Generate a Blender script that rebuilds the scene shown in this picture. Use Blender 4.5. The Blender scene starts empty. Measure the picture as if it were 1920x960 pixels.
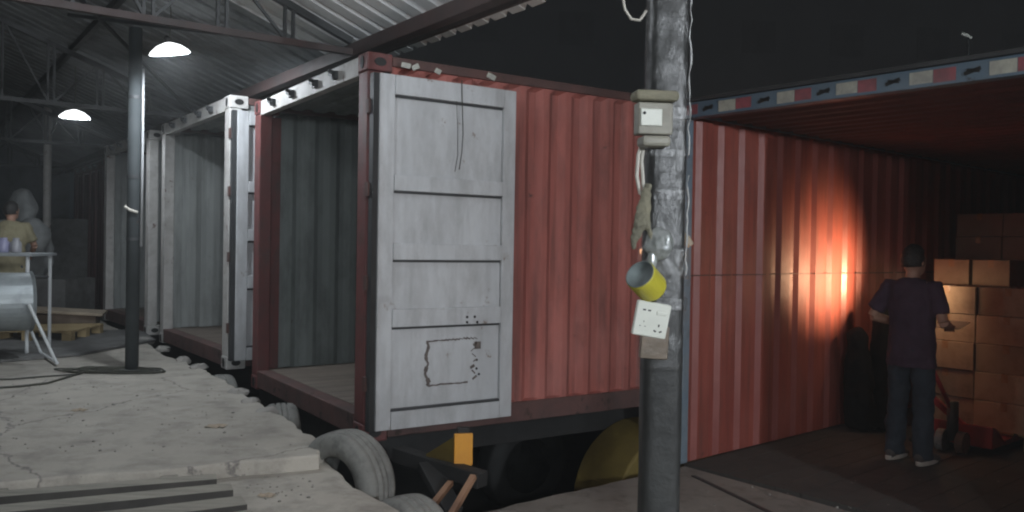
import bpy, bmesh, math, random
from mathutils import Vector, Matrix, noise
R = math.radians
random.seed(7)
scene = bpy.context.scene
COL = scene.collection

# ------------------------------------------------------------------ camera
CAMZ = 1.65
ROLL, PITCH, FPX = 0.0165, 0.0108, 1577.0
Fv = Vector((0, math.cos(PITCH), -math.sin(PITCH)))
R0 = Vector((1, 0, 0)); U0 = R0.cross(Fv)
Rv = R0 * math.cos(ROLL) + U0 * math.sin(ROLL)
Uv = U0 * math.cos(ROLL) - R0 * math.sin(ROLL)
cd = bpy.data.cameras.new('camera'); cam = bpy.data.objects.new('camera', cd); COL.objects.link(cam)
cd.sensor_width = 36; cd.lens = FPX / 1920 * 36; cd.clip_end = 500; cd.clip_start = 0.05
m = Matrix((Rv, Uv, -Fv)).transposed().to_4x4(); m.translation = (0, 0, CAMZ)
cam.matrix_world = m
scene.camera = cam

# ------------------------------------------------------------------ night sky
w = bpy.data.worlds.new('World'); scene.world = w; w.use_nodes = True
wn = w.node_tree; bg = wn.nodes['Background']
sky = wn.nodes.new('ShaderNodeTexSky'); sky.sky_type = 'NISHITA'; sky.sun_disc = False
sky.sun_elevation = R(-4.0); sky.sun_rotation = R(200)
tint = wn.nodes.new('ShaderNodeMix'); tint.data_type = 'RGBA'; tint.inputs[0].default_value = 0.995
tint.inputs[7].default_value = (0.0115, 0.0122, 0.0132, 1)
wn.links.new(sky.outputs[0], tint.inputs[6]); wn.links.new(tint.outputs[2], bg.inputs[0])
bg.inputs[1].default_value = 1.0
scene.view_settings.view_transform = 'Standard'; scene.view_settings.look = 'None'
scene.view_settings.exposure = 0.0; scene.view_settings.gamma = 1
scene.cycles.use_denoising = True
scene.cycles.max_bounces = 6
scene.cycles.filter_width = 2.1
scene.cycles.sample_clamp_indirect = 3
COOL_W = 200.0      # left bare bulbs
BACK_W = 560.0     # unseen fill bulbs added behind the camera
WARM_W = 215.0

def P(px, py, z=None, Y=None):
    """pixel of the photograph -> point on the level z or at the distance Y"""
    d = Fv * FPX + Rv * (px - 960) + Uv * (480 - py)
    t = (z - CAMZ) / d.z if z is not None else Y / d.y
    return Vector((0, 0, CAMZ)) + d * t

# ------------------------------------------------------------------ helpers
class B:
    def __init__(s): s.bm = bmesh.new()
    def box(s, x0, x1, y0, y1, z0, z1, M=None):
        vs = []
        for z in (z0, z1):
            for (x, y) in ((x0, y0), (x1, y0), (x1, y1), (x0, y1)):
                v = Vector((x, y, z)); vs.append(s.bm.verts.new(M @ v if M else v))
        for f in ((3, 2, 1, 0), (4, 5, 6, 7), (0, 1, 5, 4), (1, 2, 6, 5), (2, 3, 7, 6), (3, 0, 4, 7)):
            s.bm.faces.new([vs[i] for i in f])
        return s
    def bar(s, a, b, wd, ht=None, up=(0, 0, 1)):
        a, b = Vector(a), Vector(b); ht = ht or wd
        d = (b - a); L = d.length; d.normalize(); up = Vector(up)
        if abs(d.dot(up)) > .98: up = Vector((1, 0, 0))
        sd = d.cross(up).normalized(); u = sd.cross(d)
        M = Matrix((d, sd, u)).transposed().to_4x4(); M.translation = a
        return s.box(0, L, -wd / 2, wd / 2, -ht / 2, ht / 2, M)
    def tube(s, pts, r, n=10, cap=True, asp=1.0, up=None):
        pts = [Vector(p) for p in pts]; rs = r if isinstance(r, (list, tuple)) else [r] * len(pts)
        rings = []; prev = None
        for i, p in enumerate(pts):
            a = pts[max(0, i - 1)]; c = pts[min(len(pts) - 1, i + 1)]
            d = (c - a).normalized()
            if up: ref = Vector(up)
            else: ref = prev if prev else (Vector((0, 0, 1)) if abs(d.z) < .9 else Vector((1, 0, 0)))
            e1 = (ref - d * ref.dot(d)).normalized(); e2 = d.cross(e1); prev = e1
            rr = rs[i]; ra, rb = (rr if isinstance(rr, (list, tuple)) else (rr, rr * asp))
            rings.append([s.bm.verts.new(p + e1 * math.cos(2 * math.pi * k / n) * ra + e2 * math.sin(2 * math.pi * k / n) * rb) for k in range(n)])
        for q in range(len(rings) - 1):
            for k in range(n):
                s.bm.faces.new((rings[q][k], rings[q][(k + 1) % n], rings[q + 1][(k + 1) % n], rings[q + 1][k]))
        if cap:
            s.bm.faces.new(rings[0][::-1]); s.bm.faces.new(rings[-1])
        return s
    def lathe(s, prof, n=24, M=None, close=False):
        """prof: (r, h) pairs round local z"""
        rings = []
        for (r, h) in prof:
            rings.append([s.bm.verts.new((M if M else Matrix()) @ Vector((r * math.cos(2 * math.pi * k / n), r * math.sin(2 * math.pi * k / n), h))) for k in range(n)])
        L = len(rings); rng = range(L) if close else range(L - 1)
        for q in rng:
            a, b = rings[q], rings[(q + 1) % L]
            for k in range(n): s.bm.faces.new((a[k], a[(k + 1) % n], b[(k + 1) % n], b[k]))
        if not close:
            if prof[0][0] > 1e-4: s.bm.faces.new(rings[0][::-1])
            if prof[-1][0] > 1e-4: s.bm.faces.new(rings[-1])
        return s
    def prism(s, poly, z0, z1, M=None):
        M = M or Matrix()
        a = [s.bm.verts.new(M @ Vector((p[0], p[1], z0))) for p in poly]
        b = [s.bm.verts.new(M @ Vector((p[0], p[1], z1))) for p in poly]
        n = len(poly); s.bm.faces.new(a[::-1]); s.bm.faces.new(b)
        for k in range(n): s.bm.faces.new((a[k], a[(k + 1) % n], b[(k + 1) % n], b[k]))
        return s
    def ell(s, c, r, M=None, n=3):
        g = bmesh.ops.create_icosphere(s.bm, subdivisions=n, radius=1)
        for v in g['verts']:
            q = Vector((v.co.x * r[0], v.co.y * r[1], v.co.z * r[2]))
            if M: q = M @ q
            v.co = q + Vector(c)
        return s

def obj(name, b, mat, parent=None, bevel=0.0, smooth=False, fix=True):
    bm = b.bm if isinstance(b, B) else b
    if fix: bmesh.ops.recalc_face_normals(bm, faces=bm.faces)
    me = bpy.data.meshes.new(name); bm.to_mesh(me); bm.free()
    if smooth: me.polygons.foreach_set('use_smooth', [True] * len(me.polygons))
    me.materials.append(mat)
    o = bpy.data.objects.new(name, me); COL.objects.link(o)
    if parent is not None: o.parent = parent
    if bevel:
        md = o.modifiers.new('bevel', 'BEVEL'); md.width = bevel; md.segments = 2; md.limit_method = 'ANGLE'; md.angle_limit = R(50)
    return o

def tag(o, label=None, cat=None, group=None, kind=None):
    if label: o['label'] = label
    if cat: o['category'] = cat
    if group: o['group'] = group
    if kind: o['kind'] = kind
    return o

def thing(name, label, cat, loc=(0, 0, 0), rz=0.0, group=None):
    o = bpy.data.objects.new(name, None); COL.objects.link(o); o.empty_display_size = .1
    o.location = loc; o.rotation_euler = (0, 0, rz)
    return tag(o, label, cat, group)

def copy_tree(o, parent=None):
    c = o.copy(); COL.objects.link(c)
    if parent is not None: c.parent = parent
    for ch in list(o.children): copy_tree(ch, c)
    return c

# ------------------------------------------------------------------ materials
def mat(name, c1, c2=None, rough=.6, scale=3.0, stretch=(1, 1, 1), metal=0.0, rust=0.0, rustc=(.09, .035, .02),
        dirt=0.0, dirtc=(.05, .045, .04), bump=.15, bscale=40, det=6, coat=0.0, spec=.5, rnd=0.0, crack=0.0, streak=0.0):
    m = bpy.data.materials.new(name); m.use_nodes = True
    nt = m.node_tree; N = nt.nodes; L = nt.links; p = N['Principled BSDF']
    tc = N.new('ShaderNodeTexCoord'); mp = N.new('ShaderNodeMapping'); mp.inputs['Scale'].default_value = stretch
    L.new(tc.outputs['Object'], mp.inputs[0])
    def nz(sc, d=det, src=mp, rg=.6):
        n = N.new('ShaderNodeTexNoise'); n.inputs['Scale'].default_value = sc; n.inputs['Detail'].default_value = d
        n.inputs['Roughness'].default_value = rg; L.new(src.outputs[0] if src is mp else src, n.inputs['Vector']); return n
    def ramp(f, a, b):
        r = N.new('ShaderNodeMapRange'); r.inputs[1].default_value = a; r.inputs[2].default_value = b; L.new(f, r.inputs[0]); return r.outputs[0]
    def mix(f, a, b):
        x = N.new('ShaderNodeMix'); x.data_type = 'RGBA'
        L.new(f, x.inputs[0])
        for i, v in ((6, a), (7, b)):
            if isinstance(v, tuple): x.inputs[i].default_value = (*v, 1)
            else: L.new(v, x.inputs[i])
        return x.outputs[2]
    c2 = c2 or tuple(v * .8 for v in c1)
    col = mix(ramp(nz(scale).outputs[0], .35, .65), c1, c2)
    if dirt:
        n = nz(scale * 2.3 + 1.7, 8, rg=.7)
        col = mix(ramp(n.outputs[0], .62 - .25 * dirt, .80), col, dirtc)
    if rust:
        n = nz(6.5, 9, tc.outputs['Object'], .72)
        rf = ramp(n.outputs[0], .72 - .18 * rust, .76 - .16 * rust)
        col = mix(rf, col, rustc)
    if streak:
        m2 = N.new('ShaderNodeMapping'); m2.inputs['Scale'].default_value = (7, 7, .45); L.new(tc.outputs['Object'], m2.inputs[0])
        n2 = N.new('ShaderNodeTexNoise'); n2.inputs['Scale'].default_value = 2.2; n2.inputs['Detail'].default_value = 7; L.new(m2.outputs[0], n2.inputs['Vector'])
        f_ = ramp(n2.outputs[0], .50, .74); mm = N.new('ShaderNodeMath'); mm.operation = 'MULTIPLY'; mm.inputs[1].default_value = streak; L.new(f_, mm.inputs[0])
        col = mix(mm.outputs[0], col, tuple(v * .3 + .01 for v in c1))
        n3 = nz(1.1, 5, tc.outputs['Object']); f3 = ramp(n3.outputs[0], .52, .70); m3 = N.new('ShaderNodeMath'); m3.operation = 'MULTIPLY'; m3.inputs[1].default_value = streak * .45; L.new(f3, m3.inputs[0])
        col = mix(m3.outputs[0], col, tuple(min(1, v * 1.15 + .07) for v in c1))
    if crack:
        v = N.new('ShaderNodeTexVoronoi'); v.feature = 'DISTANCE_TO_EDGE'; v.inputs['Scale'].default_value = .55
        wn_ = nz(3.0, 6, tc.outputs['Object']); va = N.new('ShaderNodeVectorMath'); va.operation = 'MULTIPLY_ADD'
        va.inputs[1].default_value = (.35, .35, .35); L.new(wn_.outputs[1], va.inputs[0]); L.new(tc.outputs['Object'], va.inputs[2])
        L.new(va.outputs[0], v.inputs['Vector'])
        col = mix(ramp(v.outputs['Distance'], crack, 0.0), col, (.15, .14, .13))
        g_ = nz(95, 3, tc.outputs['Object'], .8)
        col = mix(ramp(g_.outputs[0], .62, .74), col, (.19, .18, .16))
    if rnd:
        oi = N.new('ShaderNodeObjectInfo'); hs = N.new('ShaderNodeHueSaturation'); mr = N.new('ShaderNodeMapRange')
        mr.inputs[3].default_value = 1 - rnd; mr.inputs[4].default_value = 1 + rnd * .6
        L.new(oi.outputs['Random'], mr.inputs[0]); L.new(mr.outputs[0], hs.inputs['Value']); L.new(col, hs.inputs['Color']); col = hs.outputs[0]
    L.new(col, p.inputs['Base Color'])
    rn = nz(9, 4, tc.outputs['Object'])
    rr = N.new('ShaderNodeMapRange'); rr.inputs[3].default_value = max(.05, rough - .12); rr.inputs[4].default_value = min(1, rough + .15)
    L.new(rn.outputs[0], rr.inputs[0]); L.new(rr.outputs[0], p.inputs['Roughness'])
    p.inputs['Metallic'].default_value = metal; p.inputs['Coat Weight'].default_value = coat
    p.inputs['Specular IOR Level'].default_value = spec
    if bump:
        bn = nz(bscale, 5, tc.outputs['Object']); bp = N.new('ShaderNodeBump'); bp.inputs['Strength'].default_value = bump
        bp.inputs['Distance'].default_value = .01; L.new(bn.outputs[0], bp.inputs['Height']); L.new(bp.outputs[0], p.inputs['Normal'])
    return m

def emit(name, c, s):
    m = bpy.data.materials.new(name); m.use_nodes = True; p = m.node_tree.nodes['Principled BSDF']
    p.inputs['Base Color'].default_value = (.8, .8, .8, 1)
    p.inputs['Emission Color'].default_value = (*c, 1); p.inputs['Emission Strength'].default_value = s
    return m

M = {}
M['dock'] = mat('dusty concrete', (.44, .41, .36), (.35, .325, .285), .92, 1.1, dirt=.6, dirtc=(.17, .158, .14), bump=.6, bscale=14, crack=.006)
M['dockdark'] = mat('dark worn concrete', (.17, .17, .165), (.10, .10, .10), .8, 1.6, dirt=.8, bump=.4, bscale=18)
M['bay'] = mat('bay concrete', (.27, .25, .22), (.20, .185, .165), .75, 2.0, dirt=.5, dirtc=(.09, .08, .07), bump=.35, bscale=22, crack=.006)
M['yard'] = mat('yard asphalt', (.035, .034, .032), (.02, .02, .02), .95, 2.0, bump=.5)
M['red'] = mat('faded red container paint', (.40, .125, .100), (.29, .085, .068), .7, 2.6, stretch=(1, 1, .22), rust=.45, rustc=(.09, .04, .03), dirt=.6, dirtc=(.13, .055, .048), bump=.15, streak=.75)
M['redin'] = mat('red trailer paint', (.33, .085, .062), (.25, .058, .044), .5, 2.4, stretch=(1, 1, .22), rust=.4, rustc=(.11, .04, .03), dirt=.6, dirtc=(.15, .06, .05), bump=.15, streak=.6)
M['wear'] = mat('paint rubbed to grey primer', (.30, .095, .080), (.23, .058, .048), .42, 3.5, stretch=(1, 1, .5), dirt=.6, dirtc=(.24, .07, .055), bump=.15)
M['redfr'] = mat('red frame paint', (.155, .042, .040), (.11, .034, .033), .55, 3.0, stretch=(1, 1, .5), rust=.65, dirt=.6, bump=.15)
M['brownfr'] = mat('brown rusty rail', (.115, .055, .048), (.07, .042, .038), .7, 4.0, rust=.8, rustc=(.035, .02, .016), bump=.3)
M['white'] = mat('chalky white door paint', (.57, .585, .60), (.46, .475, .49), .6, 1.8, stretch=(1, 1, .35), rust=.50, rustc=(.22, .17, .14), dirt=.8, dirtc=(.30, .30, .30), bump=.25, bscale=12, streak=.22)
M['whitefr'] = mat('worn white frame paint', (.52, .51, .49), (.38, .365, .35), .6, 3.0, rust=.65, dirt=.7, dirtc=(.3, .28, .26), bump=.15)
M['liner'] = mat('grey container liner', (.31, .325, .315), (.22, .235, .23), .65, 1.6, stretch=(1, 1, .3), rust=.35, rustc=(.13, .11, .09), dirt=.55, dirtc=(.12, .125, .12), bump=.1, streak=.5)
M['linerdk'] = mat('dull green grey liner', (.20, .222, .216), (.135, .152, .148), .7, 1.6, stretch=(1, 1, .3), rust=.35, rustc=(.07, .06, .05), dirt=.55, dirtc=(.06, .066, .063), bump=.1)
M['drum'] = mat('fan drum sheet', (.30, .33, .34), (.22, .245, .25), .4, 1.2, metal=.3, dirt=.5, dirtc=(.12, .13, .13), bump=.06)
M['maroon'] = mat('maroon container paint', (.10, .035, .035), (.06, .026, .026), .6, 2.0, stretch=(1, 1, .4), rust=.5, dirt=.4, bump=.1)
M['bluegrey'] = mat('blue grey frame paint', (.16, .22, .28), (.20, .23, .25), .5, 3.0, rust=.55, rustc=(.08, .05, .04), dirt=.5, dirtc=(.1, .12, .13), bump=.15)
M['wood'] = mat('container plank floor', (.20, .165, .135), (.13, .105, .085), .7, 2.0, stretch=(.35, 5, 1), dirt=.5, bump=.3)
M['plank'] = mat('grey scaffold planks', (.34, .32, .27), (.22, .21, .18), .85, 2.0, stretch=(.5, 6, 6), dirt=.4, dirtc=(.1, .095, .085), bump=.45, bscale=25)
M['stick'] = mat('raw brown timber', (.30, .17, .10), (.20, .11, .07), .8, 3.0, bump=.3)
M['steel'] = mat('dark weathered steel', (.045, .048, .05), (.03, .032, .034), .55, 4.0, rust=.4, rustc=(.045, .028, .022), bump=.2)
M['steelred'] = mat('red lead primed steel', (.06, .036, .034), (.04, .032, .031), .6, 3.0, rust=.4, rustc=(.05, .03, .02), bump=.15)
M['pole'] = mat('grey green painted pole', (.045, .052, .055), (.03, .036, .038), .8, 3.0, rust=.4, bump=.15)
M['galv'] = mat('galvanised sheet', (.62, .64, .65), (.52, .54, .545), .7, 1.2, metal=0, dirt=.4, dirtc=(.36, .37, .37), bump=.06, spec=.2)
M['black'] = mat('dull black rubber', (.012, .012, .012), (.02, .02, .02), .7, 5, bump=.2)
M['tyre'] = mat('dusty tyre rubber', (.22, .22, .205), (.15, .15, .14), .9, 5, dirt=.5, dirtc=(.06, .06, .058), bump=.5, bscale=30)
M['yellow'] = mat('yellow chassis paint', (.19, .14, .03), (.14, .10, .025), .7, 4, dirt=.5, dirtc=(.14, .1, .03), bump=.1)
M['orange'] = mat('warm lit bracket paint', (.72, .33, .03), (.62, .27, .03), .5, 4, bump=.1)
M['pipe'] = mat('white plastic conduit', (.42, .43, .44), (.34, .35, .36), .5, 4, bump=.05)
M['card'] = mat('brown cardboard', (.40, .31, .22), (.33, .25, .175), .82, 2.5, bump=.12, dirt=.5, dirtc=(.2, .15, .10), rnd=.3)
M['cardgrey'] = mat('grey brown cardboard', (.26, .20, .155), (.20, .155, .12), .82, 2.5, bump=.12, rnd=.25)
M['tape'] = mat('brown parcel tape', (.36, .22, .12), (.30, .18, .10), .25, 4, bump=.05)
M['jack'] = mat('red pallet jack paint', (.42, .035, .03), (.32, .03, .025), .4, 4, rust=.3, bump=.08)
M['skin'] = mat('skin', (.42, .245, .175), (.37, .20, .14), .55, 12, bump=.05)
M['hair'] = mat('black hair', (.012, .010, .010), (.02, .017, .015), .5, 30, stretch=(1, 1, .2), bump=.6, bscale=80)
M['shirt'] = mat('dark purple cotton', (.062, .034, .060), (.046, .025, .046), .9, 6, bump=.3, bscale=20)
M['jeans'] = mat('dark blue denim', (.038, .050, .068), (.022, .030, .044), .9, 5, bump=.35, bscale=26)
M['yshirt'] = mat('yellow cotton shirt', (.30, .27, .17), (.24, .21, .13), .9, 6, bump=.3, bscale=20)
M['shoe'] = mat('grey canvas shoe', (.10, .09, .085), (.07, .06, .06), .8, 6)
M['sole'] = mat('white rubber sole', (.62, .58, .52), (.5, .47, .42), .6, 6)
M['paper'] = mat('paper sheet', (.62, .52, .40), (.55, .46, .35), .8, 6, bump=0)
M['sack'] = mat('black plastic sack', (.005, .005, .006), (.007, .007, .008), .95, 6, bump=.2, bscale=9, spec=.1)
M['whitesack'] = mat('white woven sack', (.27, .28, .28), (.2, .21, .21), .8, 5, bump=.5, bscale=9)
M['grime'] = mat('grimy timber post', (.030, .031, .030), (.016, .016, .016), .5, 5, stretch=(1, 1, .35), dirt=.6, dirtc=(.05, .05, .047), bump=.5, bscale=16)
M['beige'] = mat('aged beige plastic', (.32, .305, .25), (.24, .225, .19), .5, 8, dirt=.4, dirtc=(.2, .18, .14), bump=.15)
M['socketw'] = mat('white socket plastic', (.74, .75, .68), (.68, .69, .62), .35, 8, bump=.04)
M['slot'] = mat('black slot', (.01, .01, .01), (.012, .012, .012), .6, 8, bump=0)
M['ytape'] = mat('yellow tape', (.56, .50, .05), (.46, .41, .05), .35, 7, bump=.06)
M['greyface'] = mat('grey tape core', (.17, .20, .20), (.13, .155, .155), .7, 9, bump=.2)
M['khaki'] = mat('khaki rag', (.26, .24, .17), (.17, .16, .12), .9, 7, bump=.5, bscale=22)
M['cable'] = mat('white cable', (.60, .57, .50), (.5, .47, .42), .45, 7, bump=0)
M['dkcable'] = mat('dark cable', (.03, .03, .025), (.045, .045, .03), .6, 7, bump=0)
M['cardboardend'] = mat('dusty cardboard', (.40, .33, .25), (.3, .25, .19), .8, 4)
M['tred'] = mat('red reflective tape', (.30, .075, .09), (.20, .06, .07), .4, 5, dirt=.8, dirtc=(.10, .05, .055), bump=.05)
M['twhite'] = mat('white reflective tape', (.42, .42, .35), (.30, .30, .26), .4, 5, dirt=.8, dirtc=(.16, .16, .15), bump=.05)
M['tblue'] = mat('blue rail paint', (.07, .115, .16), (.10, .14, .175), .45, 5, rust=.5, rustc=(.03, .03, .03), bump=.1)
M['wallgrey'] = mat('plaster wall', (.17, .185, .20), (.12, .13, .14), .9, .8, dirt=.6, dirtc=(.06, .065, .07), bump=.2, bscale=8)
M['shutter'] = mat('blue grey shutter', (.20, .25, .28), (.15, .19, .215), .7, 1.0, bump=.1)
M['facade'] = mat('unlit rendered facade', (.55, .55, .56), (.50, .50, .51), .9, .4, bump=0)
M['glassdk'] = mat('dusty window glass', (.50, .50, .51), (.45, .45, .46), .6, 2, bump=0)
M['pallet'] = mat('pale pallet wood', (.42, .32, .17), (.33, .25, .13), .8, 4, stretch=(.5, 4, 4), bump=.3)
M['table'] = mat('grey table laminate', (.32, .34, .35), (.25, .27, .28), .5, 4)
M['rubble'] = mat('broken concrete', (.33, .315, .29), (.22, .21, .195), .95, 4, bump=.6, bscale=18)
# clear stretch film
def film():
    m = bpy.data.materials.new('clear stretch film'); m.use_nodes = True; nt = m.node_tree; N = nt.nodes; L = nt.links
    for n in list(N): N.remove(n)
    out = N.new('ShaderNodeOutputMaterial'); tr = N.new('ShaderNodeBsdfTransparent'); gl = N.new('ShaderNodeBsdfGlossy')
    df = N.new('ShaderNodeBsdfDiffuse'); df.inputs[0].default_value = (.05, .05, .048, 1)
    gl.inputs['Roughness'].default_value = .32; gl.inputs[0].default_value = (.9, .9, .9, 1)
    tc = N.new('ShaderNodeTexCoord'); mp = N.new('ShaderNodeMapping'); mp.inputs['Scale'].default_value = (14, 14, 5)
    L.new(tc.outputs['Object'], mp.inputs[0])
    nz = N.new('ShaderNodeTexNoise'); nz.inputs['Scale'].default_value = 1.6; nz.inputs['Detail'].default_value = 6
    L.new(mp.outputs[0], nz.inputs[0]); bp = N.new('ShaderNodeBump'); bp.inputs['Strength'].default_value = .9; bp.inputs['Distance'].default_value = .02
    L.new(nz.outputs[0], bp.inputs['Height']); L.new(bp.outputs[0], gl.inputs['Normal'])
    m1 = N.new('ShaderNodeMixShader'); m2 = N.new('ShaderNodeMixShader')
    r = N.new('ShaderNodeMapRange'); r.inputs[1].default_value = .45; r.inputs[2].default_value = .7; r.inputs[3].default_value = .03; r.inputs[4].default_value = .13
    L.new(nz.outputs[0], r.inputs[0]); L.new(r.outputs[0], m1.inputs[0]); L.new(tr.outputs[0], m1.inputs[1]); L.new(df.outputs[0], m1.inputs[2])
    m2.inputs[0].default_value = .05; L.new(m1.outputs[0], m2.inputs[1]); L.new(gl.outputs[0], m2.inputs[2]); L.new(m2.outputs[0], out.inputs[0])
    return m
M['film'] = film()

# ================================================================== SETTING
ZU, ZL, PIT = .50, .42, -1.05
def sheet(name, poly, z, mt, thick=0.0, kind='structure'):
    b = B(); b.prism(poly, z - max(thick, .02), z)
    return tag(obj(name, b, mt), kind=kind)
g = B(); g.prism([(-60, -30), (60, -30), (60, 60), (-60, 60)], PIT - .3, PIT)
tag(obj('ground', g, M['yard']), kind='structure')

# loading dock, upper slab with a ragged edge: outline from the photograph at its own level
edge_u = [P(*q, z=ZU) for q in ((150, 590), (200, 606), (250, 632), (282, 646), (312, 668), (352, 680), (395, 700), (432, 716),
                                (452, 738), (482, 752), (512, 772), (548, 794), (590, 822), (606, 838), (600, 852))]
edge_u[0] = edge_u[1] + (edge_u[1] - edge_u[3]) * 6
near_u = [P(520, 862, z=ZU), P(400, 868, z=ZU), P(260, 884, z=ZU), P(120, 893, z=ZU), P(0, 905, z=ZU)]
def ragged(pts, amp, step=.07, seed=0):
    out = []
    for i in range(len(pts) - 1):
        a, b = Vector(pts[i]), Vector(pts[i + 1]); n = max(1, int((b - a).length / step))
        if n > 90: out.append(a); continue
        for k in range(n):
            q = a.lerp(b, k / n); q2 = q + Vector((noise.noise(q * 2.1 + Vector((seed, 0, 0))) + .5 * noise.noise(q * 8 + Vector((seed, 3, 0))), noise.noise(q * 2.1 + Vector((0, seed + 5, 0))) + .5 * noise.noise(q * 8 + Vector((2, seed, 0))), 0)) * amp
            out.append(q2)
    out.append(Vector(pts[-1])); return out
up = ragged(edge_u, .07) + ragged(near_u, .05, seed=3)
left = [(-7, 3.2), (-16, 3.2), (-22, 14), (-16, 24)]
poly = [(p.x, p.y) for p in up] + left
def slab(name, poly, z0, z1, mt, amp=.006):
    bm = bmesh.new()
    vs = [bm.verts.new((x, y, z1)) for x, y in poly]; f = bm.faces.new(vs)
    bmesh.ops.recalc_face_normals(bm, faces=[f])
    if f.normal.z < 0: f.normal_flip()
    r = bmesh.ops.extrude_face_region(bm, geom=[f])
    vv = [e for e in r['geom'] if isinstance(e, bmesh.types.BMVert)]
    bmesh.ops.translate(bm, verts=vs, vec=(0, 0, z0 - z1))
    bmesh.ops.recalc_face_normals(bm, faces=bm.faces)
    o = obj(name, bm, mt, bevel=.012)
    return tag(o, kind='structure')
slab('dock_floor', poly, ZL - .02, ZU, M['dock'])
# lower slab (in front of the step) and the dock's body
e_l = [P(q[0], q[1], z=ZL) for q in ((595, 832), (612, 862), (640, 884), (676, 912), (712, 936), (745, 956), (790, 990), (860, 1040))]
inset = [Vector((p.x, p.y, 0)) + Vector((-.09, -.05, 0)) for p in edge_u[:12]]
lp = [(p.x, p.y) for p in inset] + [(p.x, p.y) for p in ragged(e_l, .06, seed=9)] + [(-.75, 2.0), (-1.2, -3), (-16, -3), (-22, 14), (-16, 24)]
slab('dock_floor_step', lp, PIT, ZL, M['dock'])
# lower bay floor in front of the open trailer
a1 = P(1195, 893, z=0); a2 = P(920, 955, z=0); dr = (a1 - a2).normalized()
a0 = a2 - dr * 2.6; a3 = a1 + dr * .52
nrm = Vector((dr.y, -dr.x, 0))
bayp = [(a0.x, a0.y)] + [(p.x, p.y) for p in ragged([a2 - dr * 1.2, a3], .03, seed=4)] + [(a3.x + nrm.x * 5.5, a3.y + nrm.y * 5.5), (9, -3), (-1.2, -3)]
slab('bay_floor', bayp, PIT, 0.0, M['bay'])
# cracked joint in the bay floor: a shallow steel edge
j0, j1 = P(1300, 893, z=0), P(1450, 965, z=0)
b = B(); b.bar(j0 + Vector((0, 0, .002)), j1 + Vector((0, 0, .002)), .03, .012)
tag(obj('dock_plate_edge', b, M['steel']), 'thin dark steel joint strip set in the bay floor beside the wrapped pole', 'floor joint')

# dark steel sheet on the upper dock, far left
q = [P(0, 681, z=ZU), P(150, 668, z=ZU), P(292, 641, z=ZU), P(262, 620, z=ZU), P(60, 632, z=ZU), P(-60, 650, z=ZU)]
b = B(); b.prism([(p.x, p.y) for p in q], ZU + .004, ZU + .03)
tag(obj('floor_sheet', b, M['dockdark'], bevel=.004), 'dark grey steel sheet lying flat on the dock floor under the drum fan', 'floor sheet')

# back wall and shutter
EA = Vector((.591, -.806, 0)).normalized(); EB = Vector((-.806, -.591, 0)).normalized(); E0 = Vector((-2.91, 8.66, 0)); EZ = 3.10; PT = .38
def roofp(t, u, dz=0): return E0 + EA * t + EB * u + Vector((0, 0, EZ + PT * u + dz))
RZ = math.atan2(EB.y, EB.x)
def rf(t, u, z): return E0 + EA * t + EB * u + Vector((0, 0, z))
T = Matrix((EB, -EA, Vector((0, 0, 1)))).transposed().to_4x4(); T.translation = E0   # local x = upslope, y = towards the far end
TI = T
wl = thing('back_wall', 'dim grey plaster wall closing the far left end of the shed', 'wall')
obj('wall_panel', B().box(-3.6, 10, 12.0, 12.25, ZL, 5.6, T), M['wallgrey'], wl)
bb = B()
for k in range(22): bb.box(-1.9, -.3, 11.95, 11.99, 1.9 + k * .065, 1.9 + k * .065 + .058, T)
obj('shutter', bb, M['shutter'], wl)
# roof
def roof_sheet():
    bm = bmesh.new(); prof = []; t = -12.4; pit = .2
    while t < 17.0:
        prof += [(t, 0), (t + .125, 0), (t + .143, .035), (t + .182, .035)]; t += pit
    us = [-.36, 2.2, 4.8, 7.4, 10.0]
    rows = [[bm.verts.new(roofp(tt, u, z + .16)) for (tt, z) in prof] for u in us]
    for i in range(len(us) - 1):
        for k in range(len(prof) - 1): bm.faces.new((rows[i][k], rows[i][k + 1], rows[i + 1][k + 1], rows[i + 1][k]))
    o = obj('roof', bm, mat('darkened roof sheet', (.26, .275, .28), (.20, .21, .215), .8, 1.2, dirt=.6, dirtc=(.10, .105, .11), bump=.06, spec=.2)); o.data.materials.append(mat('brightened roof sheet', (.78, .79, .79), (.66, .67, .67), .7, 1.2, dirt=.3, dirtc=(.4, .4, .4), bump=.06, spec=.2)); npf = len(prof) - 1
    for f in o.data.polygons: f.material_index = 1 if prof[f.index % npf][0] > 2.1 else 0  # sheet tones differ; contrast pushed to mimic lamplight falling off leftward
    md = o.modifiers.new('s', 'SOLIDIFY'); md.thickness = .004
    return tag(o, kind='structure')
roof_sheet()
eb = B().bar(rf(-12.2, 0, EZ + .0), rf(17, 0, EZ + .0), .09, .10)
tag(obj('eave_beam', eb, M['steelred'], bevel=.006), 'long rusty red steel beam under the outer edge of the corrugated roof', 'beam')
tag(obj('eave_purlin', B().bar(rf(-12.2, -.22, EZ + .03), rf(17, -.22, EZ + .03), .03, .05), M['steelred']), 'thin outer steel bar beneath the roof overhang', 'purlin')
place = ['nearest the eave', 'second from the eave', 'third from the eave', 'fourth from the eave', 'fifth from the eave']
for k, u in enumerate((1.25, 2.5, 3.75, 5.0, 6.3)):
    o = obj('purlin', B().bar(roofp(-12.2, u, .125), roofp(17, u, .125), .05, .065, up=(0, 0, 1)), M['steel'])
    tag(o, 'dark steel purlin under the shed roof, ' + place[k], 'purlin', 'purlins under the shed roof')
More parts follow.
